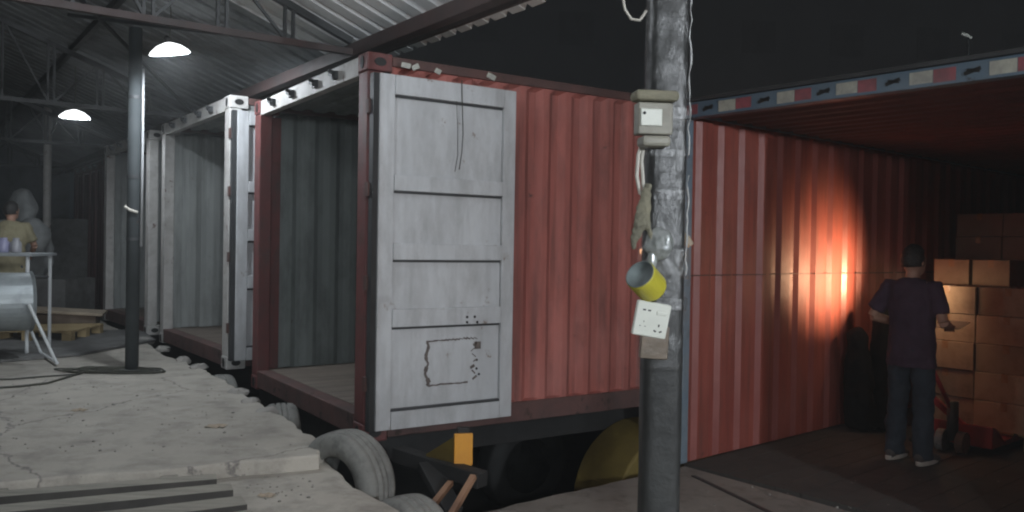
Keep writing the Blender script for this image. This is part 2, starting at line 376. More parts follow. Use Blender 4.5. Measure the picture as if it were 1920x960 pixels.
def truss(t, label):
    root = thing('roof_truss', label, 'truss', rf(t, 0, 0), RZ, 'steel roof trusses')
    # local x upslope, y along -EA
    def c(u, z): return (u, 0, z)
    obj('bottom_chord', B().bar(c(0, EZ - .02), c(9.6, EZ - .02), .045, .045), M['steelred'] if t > 2 else M['steel'], root)
    obj('top_chord', B().bar(c(.05, EZ + .06), c(9.6, EZ + .06 + PT * 9.55), .05, .05), M['steel'], root)
    u = .5
    flip = False
    while u < 7.5:
        z1 = EZ + .06 + PT * u
        for s in (0, .06): obj('web_bar', B().bar(c(u + s, EZ), c(u + s, z1), .022, .022), M['steel'], root)
        u2 = u + .47
        z2 = EZ + .06 + PT * u2
        if flip: obj('web_bar', B().bar(c(u + .06, z1), c(u2, EZ), .02, .02), M['steel'], root)
        else: obj('web_bar', B().bar(c(u + .06, EZ), c(u2, z2), .02, .02), M['steel'], root)
        flip = not flip; u = u2
        if u > 3.4: u += .2
    return root
truss(2.92, 'nearest dark steel roof truss crossing above the left lamp')
truss(-1.3, 'second steel roof truss, beyond the left lamp')
truss(-5.4, 'third steel roof truss, above the far containers')
truss(-10.2, 'farthest steel roof truss before the back wall')
# braces from truss end
o = obj('roof_brace', B().bar(rf(2.92, 0, EZ), roofp(0, 1.5, .05), .03), M['steel']); tag(o, 'thin diagonal steel brace rising from the eave beam above the red container', 'brace')
o = obj('roof_brace', B().bar(rf(-1.3, 0, EZ), roofp(.9, 1.7, .05), .025), M['steel']); tag(o, 'thin diagonal steel brace behind the white container roofline', 'brace')

# ================================================================== CONTAINERS
def corr(x0, x1, z0, z1, y, depth, pitch, sgn, axis='x', web=1.0):
    """trapezoid corrugated sheet between x0 and x1, flutes upright, in the plane y"""
    bm = bmesh.new(); prof = []; x = x0; q = pitch / 4
    prof.append((x0, 0))
    while x + pitch < x1:
        prof += [(x + q * .9, 0), (x + q * (.9 + web), depth), (x + q * (4 - web), depth), (x + pitch, 0)]; x += pitch
    prof.append((x1, 0))
    zs = [z0, z0 + .012, (z0 + z1) / 2, z1 - .03, z1]
    rows = []
    for i, z in enumerate(zs):
        k = 0 if i in (0, 4) else 1
        row = []
        for (xx, dd) in prof:
            yy = y + sgn * dd * k
            row.append(bm.verts.new((xx, yy, z) if axis == 'x' else (yy, xx, z)))
        rows.append(row)
    wear = []
    for i in range(len(zs) - 1):
        for k in range(len(prof) - 1):
            f = bm.faces.new((rows[i][k], rows[i][k + 1], rows[i + 1][k + 1], rows[i + 1][k]))
            f.material_index = 1 if (prof[k][1] != prof[k + 1][1]) else 0
    return bm

def container(name, label, loc, rz, L, W, H, mo, mi, mf, door='none', pitch=.278, side_open=None, jamb=None, head=None, mi_wear=None, group='cargo containers backed onto the dock', rail=None, top_z=None):
    root = thing(name, label, 'container', loc, rz, group)
    pw = .15; rail = rail or mf; head = head or mf; jamb = jamb or mf
    def post(x, y, sx, sy, nm='corner_post', mt=mf):
        b = B()
        xs = sorted((x, x + sx * .11)); ys = sorted((y, y + sy * pw))
        b.box(xs[0], xs[1], ys[0], ys[1], .12, H - .12)
        return obj(nm, b, mt, root, bevel=.008)
    post(0, 0, 1, 1, mt=mf); post(0, W, 1, -1, mt=mf); post(L, 0, -1, 1); post(L, W, -1, -1)
    # jambs: inner returns of the rear frame
    obj('door_jamb', B().box(.11, .21, .02, .075, .16, H - .13), jamb, root)
    obj('door_jamb', B().box(.11, .21, W - .075, W - .02, .16, H - .13), jamb, root)
    for x in (0, L):
        for y in (0, W):
            for z in (0, H - .118):
                b = B(); sx = 1 if x == 0 else -1; sy = 1 if y == 0 else -1
                x0, x1 = sorted((x - sx * .006, x + sx * .172)); y0, y1 = sorted((y - sy * .006, y + sy * .156))
                b.box(x0, x1, y0, y1, z, z + .118)
                c = obj('corner_casting', b, mf if x == 0 else mf, root, bevel=.01)
                if x == 0:
                    ym = (y0 + y1) / 2
                    obj('casting_hole', B().lathe([(.028, 0), (.028, .006)], 14, Matrix.Translation((-.011, ym, z + .059)) @ Matrix.Rotation(R(90), 4, 'Y') @ Matrix.Scale(1.5, 4, (1, 0, 0))), M['slot'], c)
                    ys_ = -.011 if y == 0 else W + .005
                    obj('casting_hole', B().lathe([(.028, 0), (.028, .006)], 14, Matrix.Translation((.083, ys_, z + .059)) @ Matrix.Rotation(R(-90), 4, 'X') @ Matrix.Scale(1.5, 4, (1, 0, 0))), M['slot'], c)
    hd = obj('header', B().box(.0, .07, pw + .01, W - pw - .01, H - .135, H - .01), head, root, bevel=.006)
    for k in (.18, .36, .60, .82):
        yy = pw + (W - 2 * pw) * k
        b = B(); b.bar((-.035, yy - .035, H - .085), (-.035, yy + .035, H - .06), .03, .02); b.box(-.03, .0, yy - .03, yy + .03, H - .10, H - .045)
        b.tube([(-.02, yy, H - .05), (-.06, yy + .01, H - .045)], .012, 8)
        obj('cam_keeper', b, M['steel'], hd)
    obj('sill', B().box(-.0, .12, pw + .01, W - pw - .01, .02, .165), rail, root, bevel=.006)
    for (y0, y1) in ((.0, .07), (W - .07, W)):
        obj('top_rail', B().box(.175, L - .175, y0, y1, H - .075, H - .012), rail, root, bevel=.005)
        obj('bottom_rail', B().box(.175, L - .175, y0, y1, .02, .16), rail, root, bevel=.005)
    def wallm(bm, nm):
        o = obj(nm, bm, mo, root); o.data.materials.append(mo)
        md = o.modifiers.new('s', 'SOLIDIFY'); md.thickness = .003; md.offset = 0
        return o
    hasliner = mi is not mo
    for (y, s) in ((.02, 1), (W - .02, -1)):
        o = wallm(corr(.17, L - .17, .16, H - .075, y, .036, pitch, s), 'side_wall')
        if mi_wear: o.data.materials[1] = mi_wear
        if hasliner:
            o2 = obj('wall_liner', corr(.17, L - .17, .16, H - .075, y + s * .006, .036, pitch, s), mi, root); md = o2.modifiers.new('s', 'SOLIDIFY'); md.thickness = .002; md.offset = 0
    o = wallm(corr(.15, W - .15, .16, H - .075, L - .03, .04, .25, -1, 'y'), 'front_wall'); 
    if hasliner: o.data.materials[0] = mi; o.data.materials[1] = mi
    # roof panel, flutes across
    bm = bmesh.new(); prof = []; x = .10
    while x < L - .1: prof += [(x, 0), (x + .09, 0), (x + .11, .02), (x + .19, .02)]; x += .209
    r0 = [bm.verts.new((a, .03, H - .045 + c)) for a, c in prof]; r1 = [bm.verts.new((a, W - .03, H - .045 + c)) for a, c in prof]
    for k in range(len(prof) - 1): bm.faces.new((r0[k], r0[k + 1], r1[k + 1], r1[k]))
    o = obj('roof_panel', bm, mi if hasliner else mo, root); md = o.modifiers.new('s', 'SOLIDIFY'); md.thickness = .003; md.offset = 0
    fl = B(); n = 10
    for k in range(n):
        y0 = .05 + (W - .1) * k / n; fl.box(.122, L - .05, y0, y0 + (W - .1) / n - .006, .135, .165)
    obj('floor', fl, M['wood'], root)
    return root

def open_door(root, L0, z0, z1, mt, W, detailed=False):
    """right-hand door swung 270 degrees and lying along the outer side, its inner face outwards"""
    y1, y0 = -.045, -.075   # panel; the frame stands proud of it
    d = obj('door', B().box(.04, .04 + L0, y0, y1, z0, z1), mt, root, bevel=.003)
    h = z1 - z0; P0, P1 = .04, .04 + L0
    st = obj('door_frame', B().box(P0, P0 + .105, y0 - .030, y0 - .001, z0, z1), mt, d, bevel=.004)
    obj('door_frame', B().box(P1 - .10, P1, y0 - .030, y0 - .001, z0, z1), mt, d, bevel=.004)
    cuts = [(0, .125), (.64, .74), (1.08, 1.185), (1.505, 1.62), (2.165, h)]
    for a, c in cuts:
        obj('door_rail', B().box(P0 + .107, P1 - .102, y0 - .034, y0 - .001, z1 - c, z1 - a), mt, d, bevel=.004)
    for a, c in cuts[:-1]:   # dark strips stand in for the shadow under each rail
        obj('dark_line', B().box(P0 + .107, P1 - .102, y0 - .012, y0 - .0005, z1 - c - .016, z1 - c - .001), M['steel'], d)
    obj('dark_line', B().box(P0 + .107, P1 - .102, y0 - .03, y0 - .0005, z1 - 2.164, z1 - 2.148), M['steel'], d)
    # gasket
    obj('gasket', B().box(.0, .038, y0 - .02, y1 + .01, z0, z1), M['steel'], d)
    for zz in (z0 + .25, z0 + .9, z0 + 1.5, z1 - .25):
        obj('hinge', B().box(-.012, .06, -.05, -.001, zz, zz + .09), M['brownfr'], d)
    return d

th1 = math.atan2(.551, .835)
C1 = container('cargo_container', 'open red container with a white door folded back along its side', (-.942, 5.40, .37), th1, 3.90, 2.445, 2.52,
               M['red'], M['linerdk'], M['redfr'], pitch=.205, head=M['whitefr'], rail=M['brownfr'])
D1 = open_door(C1, 1.035, .09, 2.37, M['white'], 2.445)
# welded repair patch and bolt holes on the lowest panel
b = B(); b.box(.42, .78, -.0785, -.0755, .36, .62); obj('repair_patch', b, M['white'], D1)
b = B(); pts = []
def wob(x, z, k): return Vector((x + .012 * noise.noise(Vector((k, 1, z * 20))), -.079, z + .010 * noise.noise(Vector((x * 20, k, 3)))))
random.seed(3)
L_ = [wob(.415 + .012 * math.sin(i * 1.3), .64 - .29 * i / 12, i) for i in range(13)]
for i in range(12): b.bar(L_[i], L_[i + 1], .004, random.uniform(.012, .03), up=(1, 0, 0))
for i in range(14): b.bar(wob(.41 + .028 * i, .645 + .001 * i, i), wob(.41 + .028 * (i + 1), .645, i + 1), .004, random.uniform(.004, .012), up=(0, 0, 1))
for i in range(10): b.bar(wob(.43 + .03 * i, .352, i + 3), wob(.43 + .03 * (i + 1), .352, i + 4), .004, random.uniform(.005, .012), up=(0, 0, 1))
for i in range(7): b.bar(wob(.80 - .02 * (i % 3), .62 - .038 * i, i), wob(.79 - .02 * ((i + 1) % 3), .60 - .038 * i, i + 2), .004, random.uniform(.004, .02), up=(1, 0, 0))
b.box(.78, .83, -.081, -.0755, .575, .625)
obj('weld_bead', b, mat('grimy weld bead', (.15, .125, .11), (.09, .075, .07), .8, 20), D1)
for (x, z) in ((.70, .80), (.76, .80), (.70, .765), (.78, .763), (.80, .44), (.82, .40), (.80, .5)):
    obj('bolt', B().lathe([(.009, 0), (.009, .004), (0, .005)], 10, Matrix.Translation((x, -.109 if z > .7 else -.076, z)) @ Matrix.Rotation(R(90), 4, 'X')), M['slot'], D1)
# warm tone beside the door is left to the pole's bulb
th2 = math.atan2(.583, .81)
C2 = container('cargo_container', 'open pale grey container, second in the row, lamplight falling inside', (-2.60, 7.70, .48), th2, 6.06, 2.52, 2.52,
               M['liner'], M['liner'], M['whitefr'], pitch=.278, jamb=M['liner'], rail=M['brownfr'])
open_door(C2, 1.10, .09, 2.37, M['white'], 2.5)
th3 = math.atan2(.61, .79)
C3 = container('cargo_container', 'small looking pale open container behind the thin lamp pole, third in the row', (-4.42, 10.22, .50), th3, 6.06, 2.40, 2.50,
               M['liner'], M['liner'], M['whitefr'], jamb=M['liner'], rail=M['brownfr'])
th4 = math.atan2(.60, .80)
C4 = container('cargo_container', 'closed maroon container, farthest and darkest in the row', (-6.30, 12.95, .45), th4, 6.06, 2.50, 2.45,
               M['maroon'], M['maroon'], M['maroon'], rail=M['brownfr'])
for s, (y0, y1) in enumerate(((.155, 1.245), (1.255, 2.345))):
    d = obj('door', corr(y0, y1, .17, 2.3, .03, .03, .27, 1, 'y'), M['maroon'], C4)
    for yy in (y0 + .3, y1 - .3): obj('lock_bar', B().tube([(-.02, yy, .15), (-.02, yy, 2.32)], .016, 8), M['maroon'], d)

# ---------------- the trailer seen from inside (right) : origin at its left rear corner, on the bay floor
LT, WT, HT = 12.0, 2.42, 2.76
thT = R(40.4)
PT0 = Vector((1.335, 6.47, 0))
TR = thing('open_trailer', 'large open red trailer with a striped header and corrugated red inner wall', 'trailer', PT0, thT)
# local: x deep into the trailer, y = left; interior spans y from 0 down to -WT
o = obj('side_wall', corr(.06, LT, .0, HT - .08, .02, .030, .285, -1, web=.62), M['redin'], TR); o.data.materials.append(M['wear'])
for p in o.data.polygons: pass
md = o.modifiers.new('s', 'SOLIDIFY'); md.thickness = .003
o = obj('side_wall', corr(.06, LT, .0, HT - .08, -WT, .036, .285, 1), M['redin'], TR); o.data.materials.append(M['wear'])
md = o.modifiers.new('s', 'SOLIDIFY'); md.thickness = .003
o = obj('front_wall', corr(-WT, 0, .0, HT, LT, .036, .285, -1, 'y'), M['redin'], TR); md = o.modifiers.new('s', 'SOLIDIFY'); md.thickness = .003
# lashing seam along the wall
b = B(); x = .05
while x < LT - .3:
    l = random.uniform(.12, .5); b.box(x, x + l, .0215 - .039, .0215 - .031, 1.448 + random.uniform(-.003, .003), 1.456); x += l + random.uniform(.01, .06)
obj('lashing_seam', b, M['brownfr'], TR)
bm = bmesh.new(); prof = []; x = .08
while x < LT: prof += [(x, 0), (x + .10, 0), (x + .12, -.022), (x + .19, -.022)]; x += .21
r0 = [bm.verts.new((a, .03, HT - .05 + c)) for a, c in prof]; r1 = [bm.verts.new((a, -WT - .03, HT - .05 + c)) for a, c in prof]
for k in range(len(prof) - 1): bm.faces.new((r0[k], r0[k + 1], r1[k + 1], r1[k]))
o = obj('ceiling_panel', bm, mat('darkened trailer ceiling', (.12, .035, .030), (.07, .026, .023), .7, 2.0, rust=.4), TR); md = o.modifiers.new('s', 'SOLIDIFY'); md.thickness = .003  # ceiling colour darker than the walls, standing in for shade
for yy in (.02, -WT - .02):
    obj('top_rail', B().box(.08, LT, yy - .04, yy + .04, HT - .08, HT), M['tblue'], TR, bevel=.005)
fl = B()
for k in range(12):
    y0 = -WT + .03 + (WT - .05) * k / 12; fl.box(.0, LT - .02, y0, y0 + (WT - .05) / 12 - .005, -.06, .006)
obj('floor', fl, mat('dark steel trailer floor', (.055, .05, .045), (.04, .037, .033), .85, 2.2, dirt=.5, dirtc=(.04, .036, .03), bump=.3), TR)
obj('corner_post', B().box(-.02, .06, -.01, .075, .0, HT - .11), M['bluegrey'], TR, bevel=.006)
obj('door_edge', B().box(.0, .05, .078, .135, .06, HT - .12), M['tblue'], TR, bevel=.006)
obj('corner_post', B().box(-.02, .06, -WT - .075, -WT + .01, .0, HT - .11), M['bluegrey'], TR, bevel=.006)
H_ = obj('header', B().box(-.03, .07, -WT - .2, .16, HT - .105, HT + .012), M['tblue'], TR, bevel=.008)
obj('rain_strip', B().box(-.06, .10, -WT - .2, .17, HT + .014, HT + .04), M['steel'], TR)
y = .14; k = 0
while y > -WT - .15:
    for (cn, wd) in (('twhite', .13), ('tred', .13), (None, .18)):
        w2 = wd * random.uniform(.9, 1.15)
        if cn:
            b = B(); b.box(-.0335, -.0305, y - w2, y, HT - .085 + random.uniform(-.004, .004), HT - .008)
            obj('reflective_tape', b, M[cn], H_)
        else:
            b = B(); c = y - w2 / 2
            b.bar((-.034, c + .045, HT - .06), (-.034, c - .045, HT - .035), .006, .022); b.bar((-.034, c + .03, HT - .04), (-.034, c - .04, HT - .05), .006, .02)
            obj('chipped_mark', b, M['slot'], H_)
        y -= w2 + .004
# bare-metal right rail seen high: none

# ================================================================== LAMPS
def hung_lamp(p, power, label, tilt=(0, 0), col=(.86, .93, 1.0), cord=.5):
    root = thing('hanging_lamp', label, 'lamp', p, 0, 'bare work lamps under the roof')
    Mx = Matrix.Rotation(R(tilt[0]), 4, 'X') @ Matrix.Rotation(R(tilt[1]), 4, 'Y')
    sh = B().lathe([(.028, .085), (.05, .078), (.11, .055), (.172, .006), (.186, -.020), (.181, -.018), (.164, .004), (.105, .047), (.05, .070), (.01, .076)], 28, Mx)
    shade = emit('lit white glass shade', (.95, .98, 1.0), 2.2)
    obj('lamp_shade', sh, shade, root, smooth=True)
    A = 4 * math.pi * .042 ** 2
    bulb = obj('bulb', B().ell(Mx @ Vector((0, 0, .026)), (.04, .04, .036), Mx, 2), emit('lit bulb', col, power / (math.pi * A)), root, smooth=True)
    obj('lamp_cap', B().lathe([(.03, .07), (.03, .13), (.012, .15)], 14, Mx), M['black'], root)
    obj('cord', B().tube([(0, 0, .15), (.01, 0, .15 + cord * .5), (0, 0, .15 + cord)], .005, 6), M['dkcable'], root)
    root.scale = (.86, .86, .86)
    return root
L1p = P(318, 97, Y=6.85); L2p = P(140, 218, Y=9.4)
hung_lamp(L1p, COOL_W, 'larger glaring white lamp hung beside the thin pole', (9, -7), cord=.35)
hung_lamp(L2p, COOL_W * .35, 'smaller glaring white lamp at far left beyond the drum fan', (0, 0), cord=.5)
def fill_lamp(p, power, label):  # unseen fill bulbs, added to light the door, floor and roof
    root = thing('hanging_lamp', label, 'lamp', p, 0, 'bare work lamps under the roof')
    obj('bulb', B().ell((0, 0, 0), (.07, .07, .09), n=2), emit('lit bulb', (.88, .94, 1.0), power / (math.pi * 4 * math.pi * .075 ** 2)), root, smooth=True)
    obj('lamp_cap', B().lathe([(.03, .08), (.03, .14), (.012, .16)], 14), M['black'], root)
    obj('cord', B().tube([(0, 0, .15), (0, 0, .6)], .005, 6), M['dkcable'], root)
fill_lamp(Vector((.3, -4.0, 2.75)), BACK_W * .8, 'added fill bulb hung behind the viewer, left of three')
fill_lamp(Vector((2.4, -4.4, 2.75)), BACK_W * .4, 'added fill bulb hung behind the viewer, middle of three')
fill_lamp(Vector((4.9, -2.2, 2.75)), BACK_W * 1.6, 'added fill bulb hung behind the viewer, right of three')
fill_lamp(Vector((-1.2, 3.9, 3.25)), 34.0, 'added fill bulb hung high under the roof left of the viewer')  # added to brighten the roof overhang

# ================================================================== POLES
def tall_pole():
    b0 = P(247, 694, z=ZU); top = P(252, 44, Y=b0.y); zt = roofp(-.5, 1.0).z + .05
    root = thing('shed_pole', 'thin grey green steel pole beside the larger lamp, cable coil at its foot', 'pole', (b0.x, b0.y, ZU))
    h = zt - ZU
    obj('shaft', B().tube([(0, 0, 0), (.0, 0, h)], .056, 20), M['pole'], root, smooth=True)
    obj('base_plate', B().box(-.09, .09, -.09, .09, 0, .012), M['steel'], root)
    obj('conduit', B().tube([(.075, -.01, 1.1), (.078, -.01, 2.0), (.076, -.01, h - .36)], .012, 10), M['pipe'], root, smooth=True)
    for z in (1.15, 1.7, 2.4): obj('clamp', B().lathe([(.060, z), (.060, z + .03), (.056, z + .03), (.056, z)], 20, close=True), M['steel'], root)
    obj('wire_tie', B().tube([(-.05, -.06, 1.45), (.0, -.075, 1.42), (.06, -.05, 1.40)], .012, 6), M['cable'], root)
tall_pole()
pb = P(86, 592, z=ZU)
root = thing('shed_pole', 'thin bare pole with forked braces at far left beneath the smaller lamp', 'pole', (pb.x, pb.y, ZU))
h = 3.9 - ZU
obj('shaft', B().tube([(0, 0, 0), (0, 0, h)], .055, 14), M['whitefr'], root, smooth=True)
for s in (-1, 1): obj('brace', B().tube([(0, 0, h - .75), (s * .38, 0, h - .1)], .02, 8), M['steel'], root)
obj('cap', B().box(-.12, .12, -.12, .12, h - .14, h), M['steelred'], root)

# ---- big wrapped pole in front
PY = 3.30
p0 = P(1238, 940, Y=PY); p1 = P(1247, 60, Y=PY)
PX = (p0.x + p1.x) / 2
WP = thing('wrapped_pole', 'thick grimy post wrapped in clear film in the foreground', 'pole', (PX, PY, 0))
def octo(r, n=16, k=.82):
    pts = []
    for i in range(n):
        a = 2 * math.pi * (i + .5) / n; c, s = math.cos(a), math.sin(a)
        q = r / (abs(c) ** 5 + abs(s) ** 5) ** (1 / 5)
        pts.append((q * c, q * s))
    return pts
def postmesh(r, z0, z1, nz, amp, seed=0, n=28):
    bm = bmesh.new(); rows = []
    base = octo(r, n)
    for i in range(nz + 1):
        z = z0 + (z1 - z0) * i / nz; row = []
        for (x, y) in base:
            k = 1 + amp * noise.noise(Vector((x * 9 + seed, y * 9, z * 5))) + amp * .6 * noise.noise(Vector((x * 30 + seed, y * 30, z * 22)))
            row.append(bm.verts.new((x * k, y * k, z)))
        rows.append(row)
    for i in range(nz):
        for k in range(n): bm.faces.new((rows[i][k], rows[i][(k + 1) % n], rows[i + 1][(k + 1) % n], rows[i + 1][k]))
    bm.faces.new(rows[0][::-1]); bm.faces.new(rows[-1]); return bm
obj('post', postmesh(.076, 0, 4.3, 60, .04), M['grime'], WP, smooth=True)
obj('film_wrap', postmesh(.081, 1.18, 4.2, 150, .07, 5), M['film'], WP, smooth=True)
for z, hh, rr in ((2.17, .05, .098), (2.02, .03, .088), (1.60, .12, .093), (1.44, .05, .090), (1.86, .04, .086)):
    bm = postmesh(rr, z - hh / 2, z + hh / 2, 10, .10, z * 7); obj('film_knot', bm, M['film'], WP, smooth=True)
random.seed(5)
pts = [(.088 + random.uniform(-.004, .006), -.02 + random.uniform(-.004, .004), 2.02 + i * .035) for i in range(52)]
obj('film_edge_glint', B().tube(pts, [random.uniform(.001, .0055) for _ in pts], 6), mat('crinkled film edge glint', (.60, .61, .60), (.35, .36, .36), .2, 30, coat=.6, bump=.4), WP)  # pale tube stands in for the glitter along the film's lit edge
pts = [(.086 + random.uniform(-.004, .006), -.03 + random.uniform(-.004, .004), 1.55 + i * .03) for i in range(14)]
obj('film_edge_glint', B().tube(pts, [random.uniform(.001, .005) for _ in pts], 6), mat('crinkled film edge glint', (.60, .61, .60), (.35, .36, .36), .2, 30, coat=.6, bump=.4), WP)
# hook for the things on the pole's face (towards the camera)
def on(px, py, off=.10): return P(px, py, Y=PY - off)
def plate_frame(px, py, ang, off):
    q = on(px, py, off)
    return q
# breaker box
q = on(1228, 222, .10)
bx = thing('switch_box', 'beige switch box wrapped in film high on the foreground pole', 'switch box', q, R(8))
obj('case', B().box(-.075, .06, -.035, .03, -.065, .055), M['beige'], bx, bevel=.006)
obj('cover', B().box(-.068, .015, -.045, -.036, -.035, .03), M['socketw'], bx, bevel=.004)
obj('screw', B().lathe([(.006, 0), (.006, .003)], 10, Matrix.Translation((-.055, -.046, .012)) @ Matrix.Rotation(R(90), 4, 'X')), M['slot'], bx)
obj('band', B().box(-.09, .08, -.055, .04, .06, .10), M['khaki'], bx, bevel=.015)
obj('band', B().box(-.06, .05, -.05, .04, -.11, -.07), M['beige'], bx, bevel=.012)
# cable loop hanging left of the pole
pts = [on(1206, 262, .06), on(1197, 290, .06), on(1194, 330, .07), on(1200, 362, .07), on(1209, 372, .07), on(1206, 345, .07), on(1203, 300, .06), on(1208, 268, .06)]
tag(obj('cable_loop', B().tube(pts, .0075, 8), M['cable'], smooth=True), 'white cable loop hanging below the beige switch box', 'cable')
pts = [P(1170, -40, Y=3.2), P(1168, -5, Y=3.2), P(1172, 18, Y=3.2), P(1184, 36, Y=3.2), P(1200, 38, Y=3.22), P(1212, 20, Y=3.22)]
tag(obj('cable_loop', B().tube(pts, .0055, 8), M['cable'], smooth=True), 'grey wire loop at the very top left of the foreground pole', 'cable')
# rag
b = B()
spine = [(1216, 345, .09), (1210, 372, .10), (1206, 400, .11), (1198, 425, .11), (1190, 450, .10), (1188, 466, .09)]
b.tube([on(x, y, o_) for x, y, o_ in spine], [(.012, .012), (.022, .016), (.028, .02), (.026, .016), (.016, .01), (.006, .005)], 10)
b.tube([on(1206, 395, .10), on(1214, 425, .11), on(1222, 450, .11)], [.02, .016, .006], 8)
o = obj('hanging_rag', b, M['khaki'], smooth=True); tag(o, 'khaki rag tied to the left side of the foreground pole', 'rag')
md = o.modifiers.new('r', 'REMESH'); md.mode = 'VOXEL'; md.voxel_size = .004
tx = bpy.data.textures.new('creases', 'CLOUDS'); tx.noise_scale = .03
md = o.modifiers.new('d', 'DISPLACE'); md.texture = tx; md.strength = .018; md.mid_level = .5
# crumpled film bundle
b = B(); b.ell(on(1236, 458, .095), (.055, .03, .062), n=4); b.ell(on(1222, 490, .10), (.02, .02, .05), n=3)
o = obj('film_bundle', b, mat('crumpled silvery film', (.30, .31, .30), (.20, .21, .20), .22, 9, bump=.8, bscale=22, coat=.5), smooth=True)
md = o.modifiers.new('d', 'DISPLACE'); md.texture = tx; md.strength = .02
tag(o, 'crumpled bundle of silvery film on the pole above the yellow roll', 'plastic film')
# small warm bulb holder at right edge
q = P(1281, 450, Y=PY + .03)
wl2 = thing('bulb_holder', 'small warm bulb in a torn cardboard sleeve on the right edge of the pole', 'lamp', q)
obj('sleeve', B().tube([(-.012, 0, .03), (.01, -.01, 0), (.028, -.012, -.022)], [.012, .02, .014], 8), M['cardboardend'], wl2)
obj('bulb', B().ell((.03, .06, -.01), (.013, .013, .016), n=2), emit('warm bulb', (1.0, .52, .26), 9.0 / (math.pi * 4 * math.pi * .013 ** 2)), wl2, smooth=True)
# yellow tape roll
q = on(1211, 527, .13)
ax = Vector((-.55, -.62, .50)).normalized()
Mr = ax.to_track_quat('Z', 'Y').to_matrix().to_4x4(); Mr.translation = q
rl = thing('yellow_roll', 'yellow roll with a grey open end strapped above the white socket', 'tape roll', (0, 0, 0))
obj('roll', B().lathe([(.056, -.06), (.060, -.05), (.060, .045), (.058, .05)], 32, Mr), M['ytape'], rl, bevel=.002, smooth=False)
obj('roll_end', B().lathe([(.0, .045), (.050, .046), (.056, .053), (.058, .051)], 32, Mr), M['greyface'], rl, smooth=True)
# socket panel (tilted)
q = on(1221, 599, .115)
so = thing('power_socket', 'white double power socket hanging tilted on the foreground pole', 'power socket', q); so.rotation_euler = (R(4), R(9), R(6))
obj('faceplate', B().box(-.066, .066, -.012, .012, -.066, .066), M['socketw'], so, bevel=.006)
obj('back_box', B().box(-.056, .056, .013, .045, -.056, .056), M['beige'], so, bevel=.004)
def slot(x, z, a, w_=.011, h_=.0055):
    Mx = Matrix.Translation((x, -.0125, z)) @ Matrix.Rotation(R(a), 4, 'Y')
    obj('socket_slot', B().box(-w_ / 2, w_ / 2, -.001, .003, -h_ / 2, h_ / 2, Mx), M['slot'], so)
slot(-.036, .034, 0); slot(-.016, .034, 0); slot(.030, -.018, 90, .010, .005); slot(.018, -.040, 25); slot(.040, -.040, -25)
slot(-.030, -.01, 90, .005, .0025); slot(-.042, -.028, 0, .005, .0025); slot(-.022, -.028, 0, .005, .0025)
obj('switch', B().box(.012, .052, -.016, -.011, .022, .036), M['socketw'], so, bevel=.003)
q = on(1226, 645, .095)
o = obj('socket_backing', B().box(-.052, .052, -.02, .02, -.055, .07, Matrix.Rotation(R(3), 4, 'Y')), mat('taped brown board', (.22, .17, .13), (.15, .12, .09), .3, 8, bump=.3), bevel=.004)
o.location = q; tag(o, 'brown taped board fixed to the pole just below the white socket', 'board')

# ================================================================== TYRES
def tyre(loc, rz, r=.36, wdt=.20, label='', tilt=0):
    root = thing('bumper_tyre', label, 'tyre', loc, rz, 'old tyres hung along the dock edge')
    root.rotation_euler = (0, R(tilt), rz)
    w2 = wdt / 2
    pr = [(r * .56, -w2 * .8), (r * .62, -w2), (r * .80, -w2 * 1.08), (r * .93, -w2 * .95), (r * .99, -w2 * .7), (r, -w2 * .42), (r - .012, -w2 * .38), (r - .012, -w2 * .3), (r + .002, -w2 * .26), (r + .003, -w2 * .06), (r - .012, -w2 * .04), (r - .012, w2 * .04), (r + .003, w2 * .06), (r + .002, w2 * .26), (r - .012, w2 * .3), (r - .012, w2 * .38), (r, w2 * .42), (r * .99, w2 * .7), (r * .93, w2 * .95), (r * .80, w2 * 1.08), (r * .62, w2), (r * .56, w2 * .8), (r * .60, w2 * .6), (r * .86, w2 * .6), (r * .88, 0), (r * .86, -w2 * .6), (r * .60, -w2 * .6)]
    obj('carcass', B().lathe(pr, 48, Matrix.Rotation(R(90), 4, 'Y'), close=True), M['tyre'], root, smooth=True)
    return root
nB = math.atan2(.551, .835)
for (px, py, Y, r, lb, a) in ((650, 806, 4.72, .30, 'biggest dusty grey tyre, half over the dock edge below the container post', 22),
                           (528, 756, 5.95, .33, 'dusty grey tyre standing at the dock edge before the container sill', -14),
                           (770, 930, 4.1, .30, 'tyre nearest the viewer, only its top showing at the bottom', 6),
                           (413, 702, 7.35, .24, 'small far tyre at the dock edge below the pale container', 0)):
    t = P(px, py, Y=Y)
    tyre((t.x, t.y, t.z - r - .005), nB + R(a), r, .22, lb, 0)

